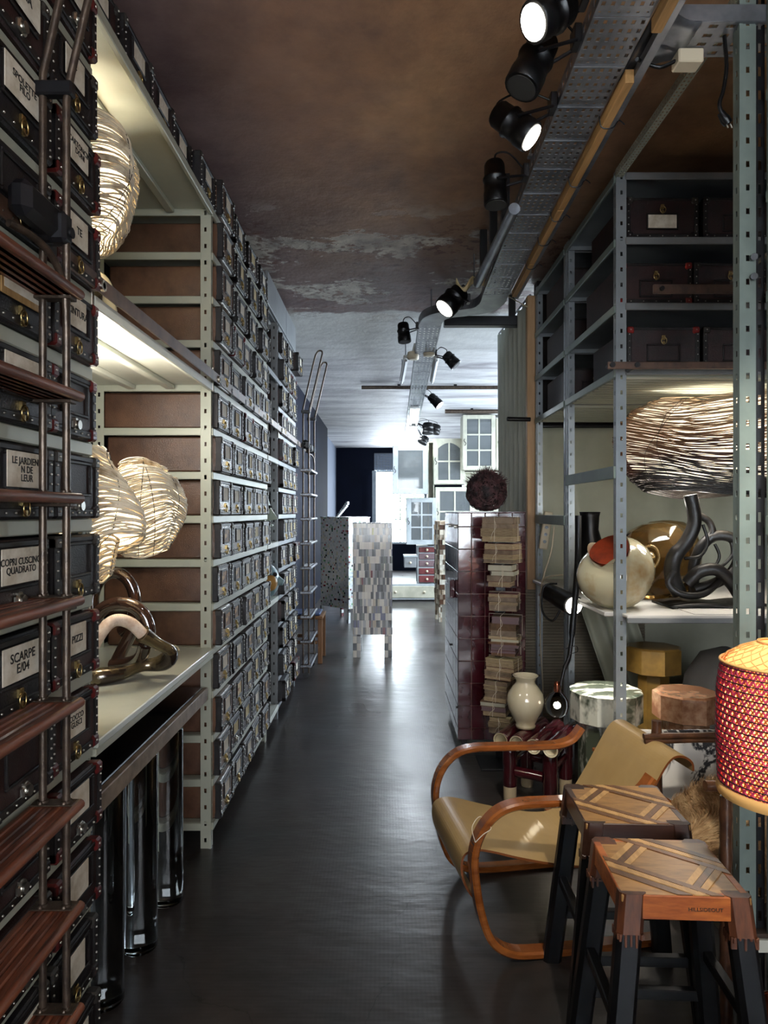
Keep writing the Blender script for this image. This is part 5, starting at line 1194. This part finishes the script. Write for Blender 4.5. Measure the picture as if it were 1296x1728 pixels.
# ================================================================== mosaic cupboards
def chip_cupboard(label, cx, cy, rz, w_, d_, zb, zt, rowh, wmin, wmax, pre, ncol, weights, depth=.012, leg=.045):
    t = thing('mosaic_cupboard', label, 'cupboard', (cx, cy, 0), rz, world=False); rd = random.Random(int(cy * 100))
    MB().box(-w_ / 2 + .012, w_ / 2 - .012, -d_ / 2 + .012, d_ / 2 - .012, zb, zt - .004).build('carcass', 'chip1' if pre == 'chip' else 'sq1', t)
    ms = [pre + str(i) for i in range(ncol)] if pre != 'bark' else ['bark', 'cane_white', 'slab_edge', 'card', 'leather_tan']
    idx = list(range(len(ms)))
    def face(nm, o, du, nrm, ln):
        m_ = MB(); o, du, nrm = Vector(o), Vector(du), Vector(nrm); z = zb
        while z < zt - rowh * .3:
            x = 0.
            while x < ln - .002:
                wd = min(rd.uniform(wmin, wmax), ln - x); dz = rd.uniform(-.003, .003) if wmin != wmax else 0; pr = depth * rd.uniform(.3, 1.)
                a = o + du * (x + .0006); b = o + du * (x + wd - .0006); z0_, z1_ = z + .0006, min(z + rowh - .0008, zt)
                k = rd.choices(idx, weights)[0] if weights else rd.choice(idx)
                V = [a, b, b + nrm * pr, a + nrm * pr]; m_.add([(p.x, p.y, z0_) for p in V] + [(p.x, p.y, z1_) for p in V], [(0, 3, 2, 1), (4, 5, 6, 7), (2, 3, 7, 6), (1, 2, 6, 5), (3, 0, 4, 7)], k); x += wd
            z += rowh
        m_.build(nm, ms, t, kind='stuff')
    hw, hd = w_ / 2 - .012, d_ / 2 - .012
    face('front_chips', (-hw, -hd, 0), (1, 0, 0), (0, -1, 0), 2 * hw); face('rear_chips', (-hw, hd, 0), (1, 0, 0), (0, 1, 0), 2 * hw)
    face('side_chips', (-hw, -hd, 0), (0, 1, 0), (-1, 0, 0), 2 * hd); face('side_chips', (hw, -hd, 0), (0, 1, 0), (1, 0, 0), 2 * hd)
    for sx in (-1, 1):
        for sy in (-1, 1):
            x, y = sx * (w_ / 2 - leg / 2 - .003), sy * (d_ / 2 - leg / 2 - .003); m_ = MB(); z = 0
            while z < zb - .01:
                h_ = min(rowh if rowh > .04 else .05, zb - z)
                for q in (-1, 1): m_.cbox(x + (q - 1) * leg / 4 + .001, x + (q + 1) * leg / 4 - .001, y - leg / 2 + rd.uniform(-.003, .003), y + leg / 2 + rd.uniform(-.003, .003), z + .0005, z + h_ - .0008, .002, rd.choice(idx[:5]))
                z += h_
            m_.build('leg', ms, t)
    m_ = MB(); x = -w_ / 2
    while x < w_ / 2 - .01:
        wd = min(.05, w_ / 2 - x); m_.cbox(x + .001, x + wd - .001, -d_ / 2, d_ / 2, zt - .004, zt + rd.uniform(.002, .010), .002, rd.choice(idx[:4])); x += wd
    m_.build('top_board', ms, t); return t
chip_cupboard('tall narrow cupboard of grey and violet wood offcuts standing in the corridor', -.122, 7.47, 0, .425, .42, .245, 1.43, .0757, .010, .038, 'chip', 13, (26, 18, 14, 12, 22, 9, 5, 6, 2, 7, 5, 5, 1), leg=.085)
tb_ = chip_cupboard('white cupboard with small coloured square chips behind the grey one', -.56, 9.83, math.radians(-43), .60, .44, .20, 1.475, .0255, .0255, .0255, 'sq', 12, (30, 26, 18, 2.6, 1.4, 2, 3, 2, 1.5, 1.4, 8, 8), depth=.004, leg=.04)
m_ = MB()
for i in range(9): m_.cbox(-.16 + .024 * i, -.13 + .024 * i + .004, -.02, .02, 1.483 + (.020 * i if i < 8 else .17), 1.508 + .024 * i, .002, i % 3)
m_.build('stepped_ornament', ['sq1', 'sq2', 'sq10'], tb_)
chip_cupboard('slim cupboard of rough birch and bark blocks beside the tiled cabinet', .87, 9.75, .12, .24, .30, .25, 1.42, .07, .03, .08, 'bark', 5, None, depth=.03)

# ================================================================== glazed patchwork cabinet in the far room
YC = 11.9
t = thing('patchwork_cabinet', 'tall white cabinet pieced together from old windows and drawers', 'cabinet', (1.0, YC, 0))
def pz(v, Y=YC): return CZ - (v - 864) / F * Y
def px(u, Y=YC): return (u - 648) / F * Y
def carc(u0, v0, u1, v1, Y, dep, m, inside='cab_inside', nm='window_box'):
    x0, x1, za, zb2 = px(u0, Y), px(u1, Y), pz(v1, Y), pz(v0, Y); th = .02
    m_ = MB(); m_.cbox(x0, x0 + th, Y + .03, Y + dep, za, zb2, .003); m_.cbox(x1 - th, x1, Y + .03, Y + dep, za, zb2, .003); m_.cbox(x0 + th, x1 - th, Y + .03, Y + dep, za, za + th, .003); m_.cbox(x0 + th, x1 - th, Y + .03, Y + dep, zb2 - th, zb2, .003)
    m_.box(x0 + th, x1 - th, Y + dep - .02, Y + dep, za + th, zb2 - th); return m_.build(nm, m, t)
def sash(u0, v0, u1, v1, Y, nx, nz, m='cab_cream', arch=0, fw=.07, tilt=0, shelf=True, dep=.38):
    x0, x1, za, zb2 = px(u0, Y), px(u1, Y), pz(v1, Y), pz(v0, Y)
    bxo = carc(u0, v0, u1, v1, Y, dep, m)
    fr = MB(); fr.cbox(x0, x0 + fw, Y, Y + .028, za, zb2, .004); fr.cbox(x1 - fw, x1, Y, Y + .028, za, zb2, .004); fr.cbox(x0 + fw, x1 - fw, Y, Y + .028, za, za + fw, .004)
    if arch:
        n = 12; V = []
        for i in range(n + 1):
            a = i / n; x = x0 + fw + (x1 - x0 - 2 * fw) * a; V += [(x, Y, zb2), (x, Y, zb2 - fw - arch * (1 - math.sin(PI * (.15 + .7 * a))) * 2)]
        W = [(x, y + .028, z) for x, y, z in V]; fs_ = []
        for i in range(n): fs_ += [(2 * i, 2 * i + 1, 2 * i + 3, 2 * i + 2), (len(V) + 2 * i, len(V) + 2 * i + 2, len(V) + 2 * i + 3, len(V) + 2 * i + 1), (2 * i + 1, len(V) + 2 * i + 1, len(V) + 2 * i + 3, 2 * i + 3), (2 * i, 2 * i + 2, len(V) + 2 * i + 2, len(V) + 2 * i)]
        fr.add(V + W, fs_)
    else: fr.cbox(x0 + fw, x1 - fw, Y, Y + .028, zb2 - fw, zb2, .004)
    d = fr.build('window_sash', m, t)
    for i in range(1, nx): x = x0 + fw + (x1 - x0 - 2 * fw) * i / nx; MB().cbox(x - .014, x + .014, Y + .004, Y + .024, za + fw, zb2 - fw, .003).build('glazing_bar', m, d)
    for i in range(1, nz): z = za + fw + (zb2 - za - 2 * fw) * i / nz; MB().cbox(x0 + fw, x1 - fw, Y + .005, Y + .023, z - .013, z + .013, .003).build('glazing_bar', m, d)
    for i in range(nx):
        for j in range(nz):
            a0 = x0 + fw + (x1 - x0 - 2 * fw) * i / nx; a1 = x0 + fw + (x1 - x0 - 2 * fw) * (i + 1) / nx; b0 = za + fw + (zb2 - za - 2 * fw) * j / nz; b1 = za + fw + (zb2 - za - 2 * fw) * (j + 1) / nz
            MB().box(a0, a1, Y + .012, Y + .016, b0, b1).build('pane', 'cab_glass', d)
    kx = x0 + .03; m_ = MB(); m_.tube(crom([(kx, Y - .02, (za + zb2) / 2 - .06), (kx + .02, Y - .03, (za + zb2) / 2 - .02), (kx - .01, Y - .03, (za + zb2) / 2 + .02), (kx, Y - .02, (za + zb2) / 2 + .06)], 4), .006, 6); m_.build('latch_handle', 'black_metal', d)
    return d
sash(663, 752, 722, 833, 11.6, 1, 1, 'cab_white', fw=.085)
sash(686, 840, 737, 919, 11.75, 2, 3, 'cab_white', fw=.08)
sash(732, 740, 784, 817, 11.9, 2, 2, 'cab_cream', arch=.09, fw=.075)
sash(735, 822, 800, 905, 11.9, 2, 2, 'cab_cream', fw=.075)
sash(781, 700, 836, 793, 11.7, 2, 3, 'cab_cream', fw=.07)
sash(838, 705, 880, 793, 11.9, 1, 3, 'cab_cream', fw=.07)
carc(784, 796, 880, 905, 11.9, .4, 'cab_cream', nm='side_box'); carc(722, 745, 733, 920, 12.0, .35, 'cab_cream', nm='stile_box')
MB().cbox(px(737), px(880), YC + .02, YC + .42, .10, pz(907), .004).build('lower_cabinet', 'cab_cream', t)
def drawer(u0, v0, u1, v1, Y, m, knobs, dep=.40, box=None):
    x0, x1, za, zb2 = px(u0, Y), px(u1, Y), pz(v1, Y), pz(v0, Y)
    d = MB().cbox(x0, x1, Y, Y + dep, za, zb2, .006).build('drawer', m, t)
    for k in knobs: MB().sphere((x0 + (x1 - x0) * k, Y - .018, (za + zb2) / 2), .022, 10, 8).build('knob', 'plastic_cream', d)
MB().cbox(px(704), px(737), YC + .01, YC + .42, pz(984), pz(921), .004).build('drawer_carcass', 'cab_white', t)
for i, (a, b) in enumerate(((923.5, 932), (934, 944), (946, 956), (959, 969), (971.5, 983))): drawer(707, a, 734, b, YC - .012, ['drawer_red', 'drawer_dusk', 'drawer_dusk', 'drawer_red', 'drawer_red'][i], (.5,), .3)
MB().cbox(px(650), px(739), YC - .02, YC + .45, pz(1012), pz(985), .005).build('chest_carcass', 'cab_white', t)
drawer(653, 989, 734, 1009, YC - .034, 'cab_cream', (.18, .78), .3)
drawer(682, 941, 703, 958, YC - .02, 'rack_grey', (.5,), .35)
MB().cbox(px(681), px(704), YC - .02, YC + .33, pz(940.5), pz(937), .003).build('ledge', 'cab_white', t)
for u in (658, 735, 800, 874): MB().cyl((px(u), YC + .05, 0), (px(u), YC + .05, .14), .014, 8).build('leg', 'black_metal', t); MB().cyl((px(u), YC + .38, 0), (px(u), YC + .38, .14), .014, 8).build('leg', 'black_metal', t)

# ================================================================== overhead: cable trays, batten, lights
ZT = CZ + 1.45
def traystrip(pts, wd, name, parent, m='galv', side=.05):
    pass
t = thing('cable_tray', 'perforated grey cable tray running overhead beside the black spotlights', 'cable tray', (.72, 3, ZT))
def quadtray(x0a, x1a, ya, x0b, x1b, yb, nu, nv, z=ZT):
    m_ = MB()
    for i in range(nu):
        for j in range(nv):
            def at(a, b): ya_ = ya + (yb - ya) * b; return Vector(((x0a + (x0b - x0a) * b) * (1 - a) + (x1a + (x1b - x1a) * b) * a, ya_, z + (.003 if (j % 6 == 0) else 0)))
            a0, a1, b0, b1 = i / nu, (i + 1) / nu, j / nv, (j + 1) / nv; am, bm = (a1 - a0) * .30, (b1 - b0) * .26
            if j % 6 == 0: am, bm = (a1 - a0) * .36, (b1 - b0) * .40
            m_.add([at(a0, b0), at(a1, b0), at(a1, b1), at(a0, b1), at(a0 + am, b0 + bm), at(a1 - am, b0 + bm), at(a1 - am, b1 - bm), at(a0 + am, b1 - bm)], [(0, 1, 5, 4), (1, 2, 6, 5), (2, 3, 7, 6), (3, 0, 4, 7)])
    return m_
quadtray(.60, .765, 1.3, .66, .835, 4.55, 6, 88).build('perforated_base', 'galv', t, solid=.002)
for xa, xb in ((.60, .66), (.765, .835)):
    m_ = MB(); n = 60
    for j in range(n):
        y0, y1 = 1.3 + 3.25 * j / n, 1.3 + 3.25 * (j + 1) / n; X_ = lambda y: xa + (xb - xa) * (y - 1.3) / 3.25
        a, b = Vector((X_(y0), y0, ZT)), Vector((X_(y1), y1, ZT)); u = Vector((0, 0, .06)); d = b - a
        m_.add([a, b, b + u, a + u, a + d * .25 + u * .35, a + d * .75 + u * .35, a + d * .75 + u * .65, a + d * .25 + u * .65], [(0, 1, 5, 4), (1, 2, 6, 5), (2, 3, 7, 6), (3, 0, 4, 7)])
    m_.build('tray_side', 'galv', t, solid=.002)
for y in (1.9, 2.9, 3.9):
    k = (y - 1.3) / 3.25; xm = .68 + .07 * k; MB().cbox(xm - .10, xm + .10, y, y + .03, ZT + .062, ZT + .075, .002).build('hanger_bar', 'galv', t)
    for s_ in (-.09, .09): MB().cyl((xm + s_, y + .015, ZT + .075), (xm + s_, y + .015, H_CEIL), .005, 6).build('hanger_rod', 'galv', t)
t = thing('tray_bend', 'curved grey sheet metal bend between the two cable trays', 'cable tray', (.5, 4.9, ZT))
ce = [(.745, 4.55), (.75, 4.75), (.70, 4.90), (.58, 4.97), (.46, 5.02), (.38, 5.12), (.355, 5.3)]
cl = crom([(x, y, ZT) for x, y in ce], 6); m_ = MB(); V = []
for i, p in enumerate(cl):
    d = (cl[min(i + 1, len(cl) - 1)] - cl[max(i - 1, 0)]).normalized(); nn = Vector((-d.y, d.x, 0)); V += [p + nn * .085 + Vector((0, 0, .06)), p + nn * .085, p - nn * .085, p - nn * .085 + Vector((0, 0, .06))]
for i in range(len(cl) - 1):
    for j in range(3): m_.add([V[4 * i + j], V[4 * i + j + 1], V[4 * (i + 1) + j + 1], V[4 * (i + 1) + j]], [(0, 1, 2, 3)])
m_.build('bend_sheet', 'galv', t, solid=.003)
for q in (cl[2], cl[-4]): MB().cyl((q.x, q.y, ZT + .004), (q.x, q.y, H_CEIL), .005, 6).build('hanger_rod', 'galv', t)
t = thing('cable_tray', 'farther perforated cable tray carrying the fluorescent lights', 'cable tray', (.45, 9, ZT))
quadtray(.27, .445, 5.30, .40, .60, 13.2, 5, 110).build('perforated_base', 'galv', t, solid=.002)
for xa, xb in ((.27, .40), (.445, .60)): MB().beam((xa, 5.3, ZT + .03), (xb, 13.2, ZT + .03), .003, .06).build('tray_side', 'galv', t)
for y in (6, 8, 10, 12): k = (y - 5.3) / 7.9; xm = .357 + .143 * k; MB().cyl((xm, y, ZT + .002), (xm, y, H_CEIL), .006, 6).build('hanger_rod', 'galv', t)
for u, v, Y in ((697, 598, 6.3), (724, 592, 6.25)):
    p = P(u, v, Y); tt = thing('smoke_sensor', 'cream round sensor %s the farther cable tray' % ('hanging beside' if u < 700 else 'under'), 'sensor', p); MB().lathe([(.03, -.05), (.052, -.045), (.056, -.01), (.05, .02)], 18, p).build('sensor_dome', 'plastic_cream', tt); MB().cyl(p + Vector((0, 0, .02)), p + Vector((.02 if u < 700 else 0, 0, .10)), .012, 8).build('sensor_stem', 'white_plastic', tt)
t = thing('timber_batten', 'pale wooden batten fixed along the edge of the cable tray', 'batten', (.8, 3, ZT - .03))
segs = [(1.3, 2.02), (2.25, 3.2), (3.21, 3.9), (3.91, 4.5)]
for a, b in segs: MB().beam((.790 + .03 * (a - 1.3) / 1.4, a, ZT - .012), (.790 + .03 * (b - 1.3) / 1.4, b, ZT - .012), .030, .045, ch=.002).build('batten_length', 'batten', t)
MB().beam((.820, 1.3, ZT), (.890, 4.6, ZT), .028, .03).build('steel_rail', 'galv', t)
for y in (2.5, 2.95, 3.3, 3.6, 3.95): 
    x = .792 + .03 * (y - 1.3) / 1.4; MB().tube(crom([(x - .03, y, ZT + .02), (x - .022, y, ZT - .040), (x + .02, y, ZT - .042), (x + .045, y + .01, ZT - .01), (x + .07, y + .02, ZT - .02)], 4), .0025, 5).build('wire_tie', 'black_metal', t)
t = thing('tray_branch', 'wide grey tray branching overhead to the green rack', 'cable tray', (1.3, 2.5, ZT + .04))
MB().perf((.87, 2.06, ZT + .03), (1.6, 0, 0), (0, .16, 0), 30, 4, .5, .4).build('perforated_base', 'galv', t, solid=.002)
MB().box(.87, 2.47, 2.057, 2.06, ZT + .03, ZT + .08).build('tray_side', 'galv', t)
MB().grid(lambda a, b: Vector((.80 + .16 * a, 2.06 + .17 * b - .12 * (1 - a) ** 2 * (1 - 2 * b), ZT + .028)), 8, 4).build('flared_mouth', 'galv', t, solid=.003)
for x in (1.2, 2.2): MB().cyl((x, 2.13, ZT + .032), (x, 2.13, H_CEIL), .006, 6).build('hanger_rod', 'galv', t)
p = P(1160, 103, 2.2); t = thing('junction_box', 'small cream junction box below the branching tray', 'junction box', p)
MB().cbox(p.x - .04, p.x + .04, p.y - .03, p.y + .03, p.z - .02, ZT + .028, .004).build('box_body', 'plastic_cream', t); MB().tube(crom([p + Vector((-.04, 0, 0)), p + Vector((-.09, 0, -.02)), p + Vector((-.15, 0, 0)), P(1075, 100, 2.12)], 5), .006, 6).build('cable', 'black_paint', t)
p = P(1225, 100, 2.1); t = thing('hanging_plug', 'black cable hanging down with a loose plug near the green post', 'cable', p)
MB().tube(crom([Vector((p.x + .005, 2.12, ZT + .028)), P(1226, 110, 2.1), P(1221, 150, 2.1), P(1214, 175, 2.1), P(1218, 192, 2.1)], 6), .006, 6).build('cable', 'black_paint', t)
MB().tube([P(1216, 190, 2.1), P(1224, 202, 2.1), P(1229, 209, 2.1)], [.010, .015, .013], 10).build('plug_body', 'black_paint', t)
for d in (-.006, .006): MB().cyl(P(1229, 209, 2.1) + Vector((d, 0, 0)), P(1232, 216, 2.1) + Vector((d, 0, 0)), .0025, 6).build('pin', 'steel', t)
t = thing('steel_channel', 'black steel channel crossing under the ceiling beyond the curved tray', 'beam', (1.0, 5.35, CZ + 1.46))
MB().cbox(.47, 1.15, 5.32, 5.40, CZ + 1.455, CZ + 1.53, .004).build('channel', 'black_metal', t)
for x in (.6, .98): MB().cbox(x, x + .05, 5.34, 5.38, CZ + 1.53, H_CEIL, .002).build('hanger_plate', 'black_metal', t)
t = thing('loose_plaster', 'torn flap of pale plaster and wool hanging by the conduit end', 'plaster', P(800, 475, 4.4))
MB().grid(lambda a, b: P(770 + 55 * a, 474 + 10 * b + 5 * math.sin(a * 7), 4.5) + Vector((0, .03 * math.sin(a * 11 + b * 3), .02 * math.cos(a * 13))), 14, 4).build('plaster_flap', 'card_cream', t, solid=.006)
MB().tube([P(805, 478, 4.45), P(848, 495, 4.6), P(890, 518, 4.8)], .004, 5).build('cord', 'plastic_cream', t)
MB().cyl(P(800, 476, 4.5), (P(800, 476, 4.5).x, 4.5, H_CEIL), .004, 5).build('hanging_wire', 'galv', t)
# fluorescent fittings
for lb, x0, x1, ya, yb, lit in (('dim fluorescent fitting beside the farther tray, nearer one', .21, .20, 6.5, 7.7, False), ('dim fluorescent fitting on the curtain side of the farther tray', .50, .54, 6.5, 7.7, False), ('brightly lit fluorescent fitting under the farther tray', .42, .47, 9.3, 10.9, True), ('second lit fluorescent fitting deeper under the farther tray', .49, .56, 11.2, 12.9, True)):
    t = thing('fluorescent_light', lb, 'light', ((x0 + x1) / 2, (ya + yb) / 2, ZT))
    zz = ZT - (.055 if lit else -.0)
    MB().beam((x0, ya, zz + .03), (x1, yb, zz + .03), .14 if lit else .05, .03, ch=.004).build('fitting_tray', 'white_plastic', t)
    for d in ((-.045, .045) if lit else (0,)): MB().cyl((x0 + d, ya + .03, zz), (x1 + d, yb - .03, zz), .013, 10).build('tube', 'tube_lit' if lit else 'tube_off', t)
    for y in (ya + .1, yb - .1): MB().cyl((x0 + (x1 - x0) * (y - ya) / (yb - ya), y, zz + .04), (x0 + (x1 - x0) * (y - ya) / (yb - ya), y, H_CEIL if not lit else ZT - .001 + .0), .005, 6).build('hanger_rod', 'galv', t)
    if lit: light('AREA', 'fluorescent_glow', ((x0 + x1) / 2, (ya + yb) / 2, zz - .02), 45, (.84, .92, 1), ((x0 + x1) / 2, (ya + yb) / 2 + .001, 0), shape='RECTANGLE', size=.12, size_y=yb - ya)
# spotlights
def spot(label, att, back, front, Y, r_, lit=0, target=None, cable=True):
    a, b, f = P(*att, Y), P(*back, Y), P(*front, Y - .02 if not lit else Y - .04)
    t = thing('track_spotlight', label, 'spotlight', a); d = (f - b).normalized(); L_ = (f - b).length
    MB().tube([b, b + d * .012, b + d * L_ * .35, b + d * L_ * .37, b + d * L_ * .42, b + d * L_ * .44, b + d * L_ * .7, b + d * L_ * .72, b + d * L_ * .98, f], [r_ * .78, r_ * .9, r_ * .92, r_ * 1.06, r_ * 1.06, r_ * .95, r_, r_ * 1.05, r_ * 1.05, r_ * 1.02], 20).build('lamp_housing', 'black_paint', t)
    MB().tube([f - d * .002, f + d * .003], [r_ * .86, r_ * .86], 20).build('lens', 'lens_lit' if lit else 'ink', t)
    o = MB(); c = b.lerp(f, .5)
    e = Vector((0, .06, 0)); o.tube([a + e * .4 + Vector((0, 0, .03)), a + e * .4, c + e * (r_ / .055)], .006, 6); o.tube([a - e * .4 + Vector((0, 0, .03)), a - e * .4, c - e * (r_ / .055)], .006, 6)
    o.cbox(a.x - .012, a.x + .012, a.y - .03, a.y + .03, a.z - .008, a.z + .05, .003); o.build('yoke', 'black_metal', t)
    if cable: MB().tube(crom([b, b + Vector((.01, 0, .04)), a.lerp(b, .5) + Vector((0, 0, .07)), a + Vector((0, 0, .03))], 5), .004, 6).build('cable', 'black_paint', t)
    if lit: light('SPOT', 'spot_beam', f + d * .02, lit, (1, .95, .88), target if target else f + d, spot_size=math.radians(48), spot_blend=.6, shadow_soft_size=.03)
    return t
spot('topmost black spotlight with a glowing lens, cut by the frame top', (985, 5), (958, 10), (900, 38), 2.0, .055, 16, (-.75, 2.3, 1.9))
spot('unlit black spotlight pointing down, second along the tray', (972, 75), (920, 68), (880, 148), 2.15, .055)
spot('black spotlight tilted down to the corridor with a glowing lens', (932, 185), (838, 190), (897, 232), 2.45, .052, 55, (.55, 3.3, .3))
spot('small black spotlight hanging straight down, fourth along the tray', (886, 300), (834, 275), (837, 346), 2.9, .048)
spot('black spotlight with a glowing lens under the curved tray', (790, 510), (778, 492), (750, 521), 4.6, .075, 80, (-.25, 7.4, .8))
spot('stubby black spotlight hanging clear of the farther tray', (704, 555), (680, 546), (683, 577), 5.4, .05)
spot('black spotlight hanging on the curtain side of the farther tray', (735, 600), (752, 598), (770, 617), 6.3, .055)
spot('black spotlight shining like a star beyond the ceiling pipe', (713, 665), (726, 668), (742, 684), 8.5, .06, 120, (.3, 11.5, .8))
spot('twin black spotlight near the glazed cabinet, nearer one', (703, 713), (722, 714), (722, 732), 11.0, .09)
spot('twin black spotlight near the glazed cabinet, beside its mate', (704, 715), (736, 717), (732, 731), 11.2, .09)
spot('small black spotlight hanging lowest beside the lit tubes', (701, 716), (718, 737), (712, 748), 11.3, .08)

# ================================================================== the narrow gap: masks; small chair
t = thing('green_mask', 'pale green carved face looking out of the narrow gap', 'mask', (-.80, 4.85, LV(-1)))
mc = Vector((-.885, 4.86, LV(-1) + .20)); m_ = MB(); m_.sphere(mc, .11, 20, 14, sc_=(.75, .55, 1.5)); m_.add([mc + Vector(v) for v in ((.07, -.02, .06), (.13, 0, -.03), (.07, .02, .06), (.07, -.03, -.045), (.07, .03, -.045))], [(0, 3, 1), (0, 1, 2), (1, 4, 2), (3, 4, 1)], 0)
m_.cbox(mc.x + .055, mc.x + .095, mc.y - .03, mc.y + .03, mc.z - .085, mc.z - .068, .006); m_.build('face', 'mask_green', t); MB().box(mc.x - .05, mc.x + .03, mc.y - .04, mc.y + .04, LV(-1), LV(-1) + .05).build('stand', 'black_metal', t)
for s_ in (-1, 1): MB().sphere(mc + Vector((.074, s_ * .028, .055)), .012, 8, 6).build('eye', 'ink', t)
t = thing('fish_vessel', 'round blue ceramic fish head with an ochre cheek in the narrow gap', 'vessel', (-.80, 4.85, LV(-3)))
mc = Vector((-.855, 4.86, LV(-3) + .135)); m_ = MB(); m_.sphere(mc, .13, 24, 16, sc_=(.85, .8, 1)); m_.tube([mc + Vector((.09, 0, .0)), mc + Vector((.125, 0, -.01)), mc + Vector((.14, 0, -.015))], [.04, .026, .02], 12); m_.build('fish_head', 'mask_blue', t)
MB().sphere(mc + Vector((.045, -.06, -.01)), .062, 14, 10, sc_=(1, .9, 1)).build('ochre_cheek', 'ochre', t); MB().sphere(mc + Vector((.088, -.055, .05)), .016, 10, 8).build('eye', 'ink', t)
t = thing('small_chair', 'small oak chair with a blue seat behind the far ladder', 'chair', (-.86, 7.15, 0))
MB().cbox(-1.10, -.625, 6.95, 7.38, .455, .485, .005).build('seat_frame', 'chair_oak', t); MB().cbox(-1.07, -.655, 6.98, 7.35, .486, .51, .010).build('seat', 'blue_seat', t)
for x in (-1.08, -.66):
    for y in (6.96, 7.34): MB().cbox(x - .015, x + .03, y, y + .035, 0, .454 if x > -1 else .80, .004).build('leg', 'chair_oak', t)
MB().cbox(-1.092, -1.07, 6.99, 7.33, .66, .79, .004).build('backrest', 'chair_oak', t)
for y in (6.97, 7.35): MB().cbox(-1.05, -.68, y, y + .018, .2, .235, .003).build('stretcher', 'chair_oak', t)

for o in VAR + SUIT + NEARV + TANV:
    if o.name not in used:
        for c in list(o.children_recursive) + [o]: bpy.data.objects.remove(c)
